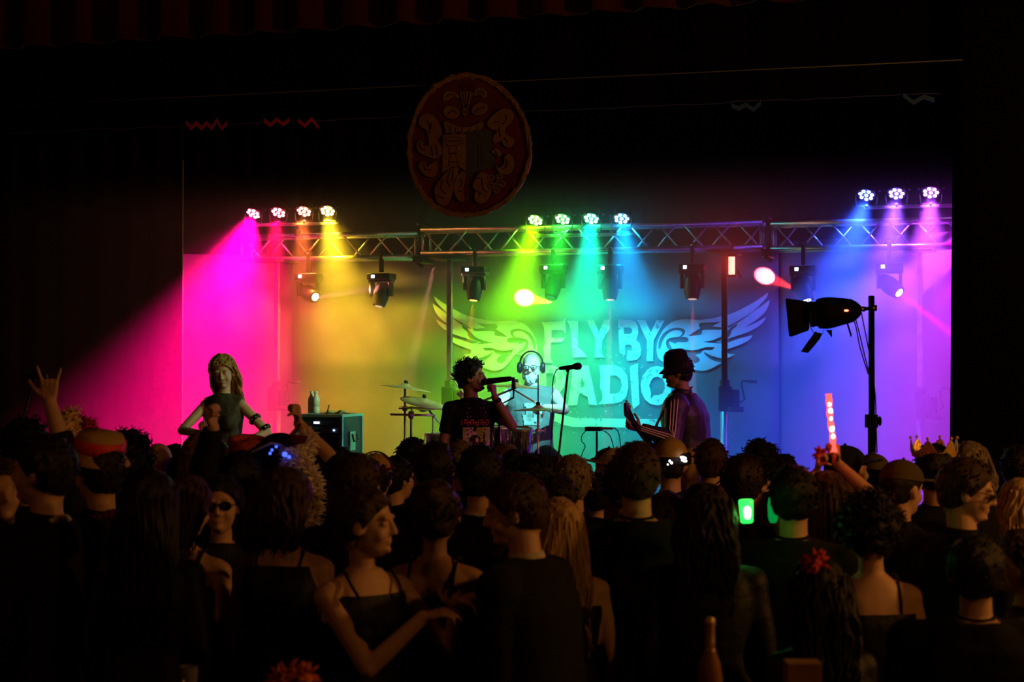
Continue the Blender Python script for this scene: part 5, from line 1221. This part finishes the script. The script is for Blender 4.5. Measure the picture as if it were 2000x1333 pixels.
# ---- middle rows
cr('leiman', 'tall man in profile at far left wearing a pale lei', 88, 852, 6.55, 58, 'short', 'dark', 'suit', 'm', hy=26, headw=1.08, w=1.1)
cr('edgeleft', 'person with orange lit cheek at the left picture edge', 2, 897, 6.9, 200, 'short', 'brown', 'suit', 'm', hy=10)
cr('afroleft', 'person with bushy dark hair under the slanting microphone stand', 50, 822, 7.75, 5, 'curly', 'black', 'suit', 'm')
cr('bald', 'bald man with orange lit scalp', 310, 863, 8.3, -4, 'crop', 'dark', 'suit', 'm', bald=True, headw=.98)
cr('tallhair', 'person with tall rounded dark hair next to the bald man', 248, 843, 7.5, 2, 'afro', 'black', 'suit', 'm', headw=.9)
cr('shortgrey', 'man with cropped brown hair behind the long-haired woman', 362, 886, 7.6, 0, 'short', 'brown', 'suit', 'm')
cr('shades', 'woman in sunglasses looking back over the crowd', 432, 930, 6.6, 188, 'long', 'black', 'sleeved', 'f', fine=.0065, hy=-6)
cr('blondback', 'person with straight fair hair below the guitarist', 388, 848, 8.7, 0, 'long', 'fair', 'suit', 'f')
cr('redwrap', 'person in a red-orange head wrap', 487, 862, 7.9, -6, 'crop', 'dark', 'suit', 'f', bald=True)
cr('pirate', 'person in a dark cocked hat and white feather boa, fist raised', 545, 848, 7.5, -14, 'wavy', 'black', 'suit', 'f', hat=.01, slv=1.1,
   arms={'R': dict(wt=Wp(583, 828, 7.35), hint=(1, -.3, -1), hd=(-.12, 0, 1), n=(-.8, -.5, 0), th=(-.4, -.8, .2), c=(1.3, 1.35, 1.4, 1.4), tb=(.9, .9))}, fine=.0075)
cr('curlmid', 'person with dark curly hair below the amplifier rack', 636, 884, 7.7, 0, 'curly', 'dark', 'suit', 'm')
cr('brownmid', 'person with full brown hair behind the dancing woman', 697, 888, 6.75, -8, 'short', 'brown', 'suit', 'm', headw=1.1)
cr('strawhat', 'person in a straw cap with a red band', 733, 884, 8.0, -10, 'short', 'dark', 'suit', 'm', hat=.015)
cr('flushed', 'dark-haired person whose cheek glows red beside the straw cap', 772, 893, 8.4, -50, 'short', 'black', 'suit', 'm')
cr('darkegg', 'person with smooth black hair standing tall near the singer', 805, 856, 9.1, 0, 'short', 'black', 'suit', 'm')
cr('neatmid', 'man with neat dark crew cut in front of the singer', 849, 865, 7.45, -4, 'short', 'dark', 'suit', 'm')
cr('greytop', 'person with pale grey hair below the singer\'s waist', 902, 862, 8.6, 4, 'short', 'grey', 'suit', 'm')
cr('collar', 'black-haired man with bright white collar', 938, 872, 7.1, 0, 'short', 'black', 'suit', 'm', headw=1.08, mats=dict(collar=M_shirt))
cr('yellowtop', 'person with fair hair lit yellow below the drums', 990, 869, 8.9, 0, 'short', 'fair', 'suit', 'm')
cr('darkmid', 'person with dark wavy hair below the silver toms', 1008, 880, 7.9, 0, 'wavy', 'dark', 'suit', 'f')
cr('widecurl', 'person with wide dark curls left of the vocal stand base', 1040, 893, 7.25, 8, 'curly', 'dark', 'suit', 'f', headw=1.1)
cr('earman', 'dark-haired man with lit ear behind the suited man', 1085, 929, 6.85, -18, 'short', 'dark', 'suit', 'm')
cr('greyblond', 'man with cropped grey-blond hair lit from the right', 1118, 891, 7.3, -6, 'short', 'grey', 'suit', 'm', headw=1.05)
cr('blueedge', 'dark-haired person low between two taller men below the effects box', 1164, 924, 7.6, 0, 'short', 'black', 'suit', 'f')
cr('darkcap', 'person in dark cap left of the white cap', 1190, 873, 8.6, 20, 'crop', 'dark', 'suit', 'm', hat=.012)
cr('whitecap', 'person in white cap turned to the left'.replace(' to the left', ' sideways'), 1207, 873, 8.05, 70, 'crop', 'dark', 'suit', 'm', hat=.012, mats=dict(top=M_wine))
cr('bigback', 'broad-backed man with thick brown hair, tallest near the bucket hat man', 1243, 866, 6.75, 0, 'short', 'brown', 'suit', 'm', w=1.25, headw=1.05)
cr('beanie', 'person in tan beanie hat banded with white sequins', 1310, 853, 7.7, -10, 'crop', 'dark', 'suit', 'm', hat=.02)
cr('baldsmall', 'bald orange lit head just right of the sequined beanie'.replace('just right of', 'close beside'), 1350, 873, 8.7, 0, 'crop', 'dark', 'suit', 'm', bald=True, headw=.95)
cr('earbrown', 'man with short brown hair and lit ear at the foot of the lifting post', 1388, 859, 8.0, -16, 'short', 'brown', 'suit', 'm')
cr('darklong', 'person with long dark hair filling the middle right of the crowd', 1378, 897, 6.35, -6, 'wavy', 'dark', 'sleeved', 'f', headw=1.06, w=1.15, H=1.72)
cr('reddish', 'person with reddish brown hair low beside the broad-backed man', 1302, 930, 7.2, 0, 'bob', 'brown', 'sleeved', 'f', H=1.58)
cr('farcurl', 'person with dark curly hair against the blue haze', 1486, 864, 8.3, 0, 'curly', 'black', 'suit', 'm')
cr('glasses', 'man with dark hair, glasses and a pale lei', 1452, 889, 7.0, -34, 'short', 'dark', 'suit', 'm', headw=1.1)
cr('farpink', 'dark head low beneath the deep blue curtain fold', 1532, 889, 9.0, 0, 'short', 'black', 'suit', 'm')
cr('greenglow', 'man with short dark hair and lit ear behind the green glowing drink', 1550, 912, 6.5, -16, 'short', 'dark', 'suit', 'm', headw=1.1, w=1.1)
cr('stickwoman', 'woman with long brown hair raising a red light stick', 1615, 922, 6.9, -8, 'long', 'brown', 'slip', 'f',
   arms={'R': dict(wt=Wp(1634, 905, 6.85), hint=(1, -.2, -.6), hd=(-.1, 0, 1), n=(-.9, -.3, 0), th=(-.3, -.9, .1), c=(1.2, 1.25, 1.3, 1.3), tb=(.9, .8)),
         'L': dict(wt=Wp(1596, 925, 6.95), hint=(-1, -.2, -.6), hd=(.1, 0, 1), n=(.9, -.3, 0), th=(.3, -.9, .1), c=(1.2, 1.25, 1.3, 1.3), tb=(.9, .8))}, fine=.0075)
cr('brimcap', 'person in black cap whose brim points sideways behind the raised stick', 1648, 868, 7.9, -80, 'crop', 'dark', 'suit', 'm', hat=.012)
cr('olivecap', 'person in olive cap below the spotlight pole', 1706, 884, 7.95, -6, 'crop', 'dark', 'suit', 'm', hat=.012)
cr('olivecap2', 'person in mottled olive cap with red lights at the neck', 1757, 896, 6.9, -58, 'crop', 'dark', 'suit', 'm', hat=.012, headw=1.05, hp=-8)
cr('crown', 'dark-haired person wearing a gold crown', 1826, 869, 7.35, 0, 'short', 'dark', 'suit', 'm', headw=1.02)
cr('greyside', 'person with grey-blond hair at the edge of the front curtain', 1893, 866, 7.7, -4, 'bob', 'grey', 'suit', 'f')
cr('glassesright', 'short-haired man in glasses looking down and to the side, dark suit', 1884, 898, 6.3, -60, 'short', 'brown', 'suit', 'm', hy=-46, hp=-12, fine=.0065, headw=1.08)
cr('farright', 'person with pale hair at the right edge before the black curtain', 1993, 938, 7.0, 0, 'bob', 'blond', 'sleeved', 'f')
cr('faredge', 'dark figure far right against the black curtain', 1990, 872, 8.0, 0, 'short', 'dark', 'suit', 'm')
cr('redhatman', 'man in a red and straw hat turned sideways', 196, 856, 7.0, 52, 'short', 'dark', 'suit', 'm', hat=.012)
cr('plumehat', 'person under a tall fluffy white and red plumed headdress', 140, 893, 7.35, 10, 'wavy', 'fair', 'suit', 'f')
cr('horns', 'person with raised arm making the sign of the horns', 60, 856, 7.1, 0, 'short', 'dark', 'suit', 'm', fine=.0065, slv=1.45,
   arms={'R': dict(wt=Wp(95, 775, 6.95), hint=(.6, -.2, -1), hd=(.0, -.05, 1), n=(0, 1, 0), th=(-1, 0, 0), c=(0.02, 1.5, 1.5, .05), tb=(.25, .1), sp=.32)})
cr('fistsleeve', 'person in black with clenched fist thrust up before the guitarist', 468, 884, 6.95, -4, 'short', 'black', 'suit', 'm', fine=.0075, w=1.25,
   arms={'L': dict(wt=Wp(424, 800, 6.8), hint=(-.4, -.5, -1), hd=(-.2, 0, 1), n=(.9, -.4, 0), th=(.4, -.8, .2), c=(1.3, 1.35, 1.4, 1.4), tb=(.9, .9))})
cr('sequinhat', 'person in a pointed black sequined hat', 432, 892, 8.1, -10, 'crop', 'dark', 'suit', 'f', hat=.0)
cr('farleft2', 'dark head between the tall dark hair and the bald man'.replace('between', 'peeping up beyond'), 341, 869, 9.2, 0, 'short', 'black', 'suit', 'm')
cr('backcurl', 'person with short reddish hair beyond the white cap', 1218, 905, 7.4, 0, 'curly', 'dark', 'suit', 'm')
cr('underfist', 'dark crown of a head just below the amplifier rack', 664, 875, 8.8, 0, 'short', 'black', 'suit', 'm')
# spread the bodies apart along their own lines of sight so nobody stands inside a neighbour
keys = list(CROWD)
for it in range(260):
    for i, ka in enumerate(keys):
        A_ = CROWD[ka]
        for kb in keys[:i]:
            B_ = CROWD[kb]; ax_, bx2 = (A_['px'] - 1000) / FPX * A_['d'], (B_['px'] - 1000) / FPX * B_['d']
            dx, dy = abs(ax_ - bx2), A_['d'] - B_['d']
            need = .40 * math.sqrt(max(0, 1 - (dx / .50) ** 2)) if dx < .50 else 0
            if abs(dy) < need:
                push = (need - abs(dy)) * .25 * (1 if dy >= 0 else -1)
                for q, sg in ((A_, 1), (B_, -1)):
                    lock = .15 if q.get('arms') else 1.
                    nd = q['d'] + sg * push * lock; Hn = CAMZ - (q['py'] - 707) * nd / FPX
                    if 4.6 < nd < 9.75 and 1.52 < Hn < 1.98: q['d'] = nd
PP = {}
for k_, v in CROWD.items():
    PP[k_] = person(v.pop('label'), v.pop('px'), v.pop('py'), v.pop('d'), v.pop('yaw'), v.pop('hair'), v.pop('hc'), v.pop('outfit'), v.pop('sex'), fine=v.pop('fine', .0125), **v)

# ---- what they wear and hold
M_cap = cloth_mat('olive_cap_cloth', (.09, .07, .03)); M_capd = cloth_mat('black_cap_cloth', (.012, .012, .012)); M_capw = cloth_mat('cream_cap_cloth', (.6, .45, .25)); M_straw = cloth_mat('straw_weave', (.45, .28, .10))
worn_cap(PP['darkcap'], 'baseball_cap', M_capd); worn_cap(PP['whitecap'], 'baseball_cap', M_capw); worn_cap(PP['olivecap'], 'baseball_cap', M_cap, back=True)
worn_cap(PP['olivecap2'], 'baseball_cap', M_cap); worn_cap(PP['brimcap'], 'baseball_cap', M_capd); sc_ = worn_cap(PP['strawhat'], 'straw_cap', M_straw, h=1.05)
T = PP['strawhat']; b = B(); tube(b, [hatpts(T, (.098 * math.cos(a), -.012 + .112 * math.sin(a), .062)) for a in [k * PI / 12 for k in range(24)]], .008, 6, closed=True); tube(b, [hatpts(T, (.094 * math.cos(a), -.02, .055 + .095 * math.sin(a))) for a in [k * PI / 12 for k in range(13)]], .005, 6); obj('red_band', b, M_wine, sc_, world=False)
cp = worn_cap(PP['beanie'], 'knit_beanie', M_straw, brim=False, h=1.08)
T = PP['beanie']; b = B(); lathe(b, [(.096, -.03), (.101, -.02), (.101, .028), (.094, .034)], hatpts(T, (0, -.012, .03)), T['HR'] @ Z, 28, sx=.98, sy=1.1); o = obj('hat_band', b, M_capd, cp, world=False)
b = B(); rnd = random.Random(5)
for a0, zz in ((-.2, .045), (-.28, .03), (-.36, .05), (-.42, .035), (-.15, .03), (-.5, .05), (-1.05, .02), (-1.15, .03), (-1.25, .012), (-1.32, .03)):
    ell(b, hatpts(T, (.101 * math.cos(a0 - .9 + .5), -.012 + .113 * math.sin(a0 - .9 + .1), zz - .005)), .0065, seg=6, rings=5)
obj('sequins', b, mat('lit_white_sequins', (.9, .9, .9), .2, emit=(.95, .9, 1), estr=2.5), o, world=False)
T = PP['redwrap']; b = B()
for k in range(5): tube(b, [hatpts(T, (.095 * math.cos(a), -.012 + .11 * math.sin(a), .02 + k * .026 + .02 * math.cos(a + k))) for a in [j * PI / 10 for j in range(20)]], .024 - k * .001, 8, closed=True)
ell(b, hatpts(T, (0, -.012, .08)), V3((.075, .09, .065)) * T['s']); b = vox(b, .009, 1); rough_up(b, .006, 30, 4); obj('head_wrap', b, cloth_mat('red_orange_wrap', (.45, .07, .02)), T['t'], world=False)
# cocked hat, lights and boa
T = PP['pirate']; b = B(); X_ = lambda c: hatpts(T, c)
ell(b, X_((0, -.01, .075)), V3((.092, .105, .07)) * T['s'], T['HR']); 
for sg in (-1, 1): slab(b, [X_((-.17, sg * .07 - .01, .03)), X_((-.10, sg * .12 - .01, .07)), X_((0, sg * .14 - .01, .13)), X_((.10, sg * .12 - .01, .10)), X_((.19, sg * .06 - .01, .07)), X_((.10, sg * .10 - .01, .02)), X_((-.10, sg * .10 - .01, .015))], V3((0, sg, .2)), .012)
b = vox(b, .008, 2); o = obj('cocked_hat', b, M_capd, T['t'], world=False)
b = B()
for k in range(2): tube(b, [X_((-.17, -.10, .03)), X_((-.08, -.145, .06)), X_((.02, -.155, .105)), X_((.10, -.14, .09)), X_((.18, -.09, .07))], .007); break
obj('white_trim', b, M_shirt, o, world=False)
b = B(); 
for q in ((.03, -.17, .075), (.05, -.17, .09), (.02, -.168, .06)): ell(b, X_(q), .007)
obj('blue_hat_lights', b, mat('lit_blue_hat_lights', (.2, .3, 1), .3, emit=(.06, .12, 1), estr=1.1), o, world=False)
def fluff(name, m, centres, parent, world, n=26, L=.05, rad=.005, seed=1):
    b = B(); rn = random.Random(seed)
    for c, r in centres:
        ell(b, c, r * .62, seg=10, rings=7)
        for k in range(n):
            v = V3((rn.gauss(0, 1), rn.gauss(0, 1), rn.gauss(0, 1))).normalized(); p = V3(c) + v * r * .5; bend = V3((rn.gauss(0, .3), rn.gauss(0, .3), rn.gauss(0, .3) - .2))
            tube(b, [p, p + v * L * .6, p + (v + bend * .6).normalized() * L * 1.15], [rad, rad * .9, rad * .25], 4)
    return obj(name, b, m, parent, world=world, recalc=False)
M_fw = mat('white_feathers', (.85, .75, .78), .8); M_fr = mat('red_feathers', (.5, .03, .02), .8); M_fy = mat('cream_feathers', (.85, .6, .35), .8)
pd = (TW(T, T['hc'])).y
pts = smoothpts([Wp(596, 862, pd - .12), Wp(586, 880, pd - .16), Wp(572, 892, pd - .18), Wp(590, 915, pd - .2), Wp(604, 945, pd - .2), Wp(606, 985, pd - .2), Wp(598, 1030, pd - .2)], 3)
fl = fluff('feather_boa', M_fw, [(p, .055) for p in pts], None, True, 70, .045, .0032, 8); tag(fl, 'fluffy white feather boa beside the cocked hat', 'feather boa')
b = B(); p = Wp(556, 888, pd - .25); ell(b, p, .012); ell(b, p + V3((.02, 0, -.012)), .008); tag(obj('blue_badge_light', b, MATS['lit_blue_hat_lights']), 'small blue badge light glowing on the feather boa', 'badge light')
b = B(); slab(b, [Wp(548, 868, pd - .25), Wp(585, 826, pd - .25), Wp(588, 831, pd - .25), Wp(575, 850, pd - .25), Wp(600, 852, pd - .25), Wp(596, 866, pd - .25), Wp(560, 874, pd - .25)], V3((0, 1, 0)), .02); tag(obj('red_ribbon', b, M_wine), 'stiff dark red ribbon on the feather boa', 'ribbon')
# plumed headdress and red straw hat
T = PP['plumehat']; q = TW(T, T['hc']); dd = q.y
t = thing('plumed_headdress', 'tall cream feather headdress with red plumes rising in the crowd at left', 'headdress', q + Z * .09)
fluff('cream_plumes', M_fy, [(Wp(x + 4, y, dd - .10), r) for x, y, r in ((135, 885, .07), (128, 865, .075), (124, 845, .075), (126, 825, .065), (136, 812, .045), (138, 905, .07), (142, 925, .06), (144, 950, .05), (150, 868, .06))], t, True, 60, .035, .0035, 2)
fluff('red_plumes', M_fr, [(Wp(x + 4, y, dd), r) for x, y, r in ((150, 838, .06), (164, 835, .055), (158, 850, .06), (148, 822, .03), (168, 848, .04), (142, 960, .05), (150, 985, .045))], t, True, 50, .04, .004, 3)
b = B(); p = Wp(133, 803, dd); cyl(b, p - Z * .03, p, .003); ell(b, p, .006); obj('gold_bead', b, M_brass, t)
T = PP['redhatman']; b = B(); X_ = lambda c: hatpts(T, c)
lathe(b, [(.096, .03), (.128, .0), (.132, .004), (.10, .042), (.098, .10), (.085, .125), (.003, .13)], X_((0, 0, .045)), T['HR'] @ V3((.0, -.25, 1)), 28, sx=.95, sy=1.1); o = obj('straw_hat', b, M_straw, T['t'], world=False)
b = B(); lathe(b, [(.1, .045), (.104, .05), (.102, .098), (.098, .10)], X_((0, 0, .045)), T['HR'] @ V3((.0, -.25, 1)), 28, sx=.95, sy=1.1); obj('red_hat_band', b, mat('bright_red_band', (.7, .02, .01), .6), o, world=False)
T = PP['sequinhat']; b = B(); X_ = lambda c: hatpts(T, c)
lathe(b, [(.10, -.03), (.125, -.02), (.10, 0), (.085, .05), (.06, .12), (.03, .17), (.012, .19)], X_((0, -.01, .05)), T['HR'] @ V3((-.25, 0, 1)), 24, sx=1, sy=1.1); o = obj('sequined_hat', b, mat('black_sequins', (.03, .03, .05), .15, .9, bump=1., bump_scale=160), T['t'], world=False)
# gold crown
T = PP['crown']; c = TW(T, T['hc']) + Z * .075; b = B(); M_gold = mat('gold_crown_metal', (.9, .55, .12), .35, .45, bump=.4, bump_scale=80)
t = thing('crown', 'gold crown with tall points worn above the crowd near the curtain', 'crown', c)
rr = .098; n = 48; lo = [c + V3((rr * math.cos(2 * PI * k / n), rr * math.sin(2 * PI * k / n), 0)) for k in range(n)]
hi = [c + V3((rr * 1.12 * math.cos(2 * PI * k / n), rr * 1.12 * math.sin(2 * PI * k / n), .022 + .062 * abs(math.cos(PI * k / 8)) ** 3)) for k in range(n)]
va = [b.verts.new(p) for p in lo]; vb = [b.verts.new(p) for p in hi]
for k in range(n): b.faces.new((va[k], va[(k + 1) % n], vb[(k + 1) % n], vb[k]))
o = obj('crown_band', b, M_gold, t, smooth=False); o.modifiers.new('s', 'SOLIDIFY').thickness = .004
b = B()
for k in range(0, n, 8): ell(b, hi[k] + Z * .006, .008)
for k in range(n): ell(b, lo[k] + Z * .006, .0045, seg=6, rings=5)
obj('crown_beads', b, M_gold, t)
# leis, collars of light
def lei(T, name, m, r=.012, nb=34, drop=.0, hw=.085, lab=None):
    b = B(); s = T['s']; rn = random.Random(2)
    for k in range(nb):
        a = 2 * PI * k / nb; y = -.085 * math.cos(a) ; p = T['X']((hw * math.sin(a), .02 + y * 1.25, 1.475 - .06 * (1 - math.cos(a)) * .9 - drop * (1 - math.cos(a)) / 2))
        ell(b, p, r * rn.uniform(.8, 1.2) * s, seg=8, rings=6)
    o = obj(name, b, m, T['t'], world=False); return o
lei(PP['leiman'], 'flower_lei', M_shirt, .014, hw=.10, drop=.1); lei(PP['glasses'], 'flower_lei', M_straw, .010, hw=.10)
lei(PP['redhatman'], 'red_garland', M_wine, .018, hw=.11); lei(PP['olivecap2'], 'red_light_garland', mat('lit_red_beads', (.8, .02, .01), .4, emit=(1, .03, .02), estr=.8), .016, 26, .06, .10)
lei(PP['olivecap2'], 'gold_light_beads', mat('lit_gold_beads', (.8, .5, .1), .4, emit=(1, .55, .12), estr=1.2), .008, 30, .14, .105)
lei(PP['bareback'], 'crystal_necklace', M_shirt, .006, 44, .3, .09); lei(PP['redwrap'], 'red_bead_garland', M_wine, .014, hw=.1)
add_glasses(PP['glasses']['t'], PP['glasses']['HR'], PP['glasses']['hc'], PP['glasses']['s']); add_glasses(PP['glassesright']['t'], PP['glassesright']['HR'], PP['glassesright']['hc'], PP['glassesright']['s'])
add_glasses(PP['shades']['t'], PP['shades']['HR'], PP['shades']['hc'], PP['shades']['s'], lens=mat('dark_sunglass_lens', (.01, .01, .01), .1))
# light stick in the raised hand
sd = 6.82; b = B(); pts = [Wp(x, y, sd) for x, y in ((1629, 888), (1627, 868), (1626, 850), (1623, 832), (1621, 812), (1620, 795), (1619, 778), (1618, 770))]
t = thing('light_stick', 'wavy translucent red light stick held above the crowd', 'light stick', pts[0])
tube(b, smoothpts(pts, 4), [.013 + .002 * math.sin(k * 1.2) for k in range(29)], 12); obj('tube', b, mat('lit_red_plastic', (.8, .05, .05), .3, emit=(1, .05, .04), estr=2.2, noise_amt=.3), t)
b = B()
for x, y, r in ((1619, 790, .008), (1621, 803, .010), (1622, 818, .007), (1624, 838, .011), (1626, 853, .009)): ell(b, Wp(x, y, sd) - V3((0, .012, 0)), (r, .004, r * 1.3))
obj('bright_cores', b, mat('lit_pale_red_core', (1, .6, .5), .3, emit=(1, .55, .4), estr=4), t)
lamp('stick_glow', 'POINT', Wp(1622, 830, sd - .1), .25, (1, .05, .03), .03)
b = B(); c = Wp(1602, 887, 6.95)
t = thing('red_flower', 'small red flower held up just beside the light stick', 'flower', c); fluff('petals', M_fr, [(c, .03)], t, True, 30, .022, .007, 3)
b = B(); tube(b, [c, c + V3((-.02, 0, -.05)), c + V3((-.012, 0, -.12))], .004, 6); obj('stem', b, M_capd, t)
# red flower in hair
T = PP['flowerperson']; c = TW(T, hatpts(T, (-.03, -.06, .125))); t = thing('hair_flower', 'red flower pinned in dark hair near the glowing bottle', 'flower', c); fluff('petals', M_fr, [(c, .035)], t, True, 34, .03, .01, 5)
# green glowing drink
gd_ = 6.05; c = Wp(1459, 1022, gd_)
t = thing('glowing_drink', 'bright green glowing drink held up in the dark crowd', 'drink', c)
b = B(); lathe(b, [(.018, 0), (.024, .005), (.026, .05), (.028, .085), (.024, .09)], c, V3((-.05, 0, 1)), 20); obj('cup', b, mat('lit_green_cup', (.05, .9, .1), .3, emit=(.02, 1, .08), estr=1.3), t)
b = B(); lathe(b, [(.008, .018), (.013, .03), (.014, .055), (.008, .066)], c - V3((0, .02, 0)), V3((-.05, 0, 1)), 16); obj('light_core', b, mat('lit_white_green', (.8, 1, .8), .3, emit=(.6, 1, .6), estr=3.5), t)
lamp('drink_glow', 'POINT', c + V3((.0, -.05, .04)), .18, (.05, 1, .1), .02)
b = B(); c2 = Wp(1510, 1012, 6.3); lathe(b, [(.012, -.02), (.02, 0), (.022, .05), (.016, .09), (.012, .11)], c2, Z, 16); tag(obj('green_glow_tube', b, mat('dim_lit_green', (.02, .3, .05), .4, emit=(.0, .35, .06), estr=.4)), 'dim green glow tube behind the bright green drink', 'glow tube')  # faint green reflection put in as an emissive shape
# cocktail tables in front with bottle and glass
def ctable(px, d, lab):
    c = Wp(px, 1300, d); c = V3((c.x, d, 0)); t = thing('cocktail_table', lab, 'table', c, None)
    b = B(); lathe(b, [(.30, 1.06), (.32, 1.065), (.32, 1.09), (.30, 1.095)], c, Z, 40); obj('tabletop', b, M_brown, t); b = B(); cyl(b, c + Z * .03, c + Z * 1.06, .03); lathe(b, [(.24, 0), (.23, .02), (.05, .05)], c, Z, 32); obj('pedestal', b, M_blackm, t)
    return c
c = ctable(1470, 4.65, 'tall round cocktail table carrying the bottle and paper box'); 
bt = V3((Wp(1387, 1300, 4.6).x, 4.6, 1.095)); t = thing('wine_bottle', 'gold-lit slender bottle standing upright among dark figures', 'bottle', bt)
ht = Wp(1387, 1207, 4.6).z - 1.095
b = B(); lathe(b, [(.034, 0), (.036, .01), (.036, ht * .50), (.030, ht * .62), (.017, ht * .72), (.013, ht * .78)], bt, Z, 24); obj('bottle_body', b, mat('amber_bottle_glass', (.35, .16, .03), .15, noise_amt=.3), t)
b = B(); lathe(b, [(.0135, ht * .77), (.014, ht * .79), (.0125, ht * .93), (.015, ht * .94), (.015, ht * .975), (.012, ht)], bt, Z, 20); obj('gold_foil_neck', b, M_gold, t)
pb_ = V3((Wp(1567, 1300, 4.6).x, 4.6, 1.095)); hb = Wp(1567, 1292, 4.6).z - 1.095
b = B(); box(b, pb_ + Z * hb / 2, (.10, .08, hb), bev=.004); tag(obj('paper_box', b, mat('tan_cardboard', (.30, .15, .07), .8, noise_amt=.3), smooth=False), 'small tan paper box at the lower picture edge near the bottle', 'box')
c = ctable(368, 4.7, 'tall round cocktail table with an empty glass tumbler')
gl = V3((c.x, 4.7, 1.095)); hg = Wp(368, 1302, 4.7).z - 1.095; b = B(); lathe(b, [(.022, 0), (.025, .004), (.0265, hg), (.0245, hg), (.022, .01)], gl, Z, 28)
tag(obj('glass_tumbler', b, mat('drinking_glass', (.8, .75, .7), .08, trans=.85)), 'faint glass tumbler with orange rim glint at the lower edge', 'glass')
hd_ = 4.2; c = Wp(570, 1322, hd_)
t = thing('feather_fascinator', 'blurred red and orange feather headpiece at the bottom edge', 'headpiece', c); fluff('feathers', mat('orange_red_feathers', (.6, .12, .03), .8), [(c + V3((x, 0, z)), r) for x, z, r in ((-.03, -.02, .035), (.0, .0, .04), (.035, -.01, .035), (.02, -.03, .03))], t, True, 26, .03, .005, 6)
P_low = person('short person beneath the red feather headpiece at the bottom edge', 570, 1338, 4.2, 0, 'updo', 'dark', 'sleeved', 'f', fine=.0125)
cg = V3((-.27 , 5.5, 0));
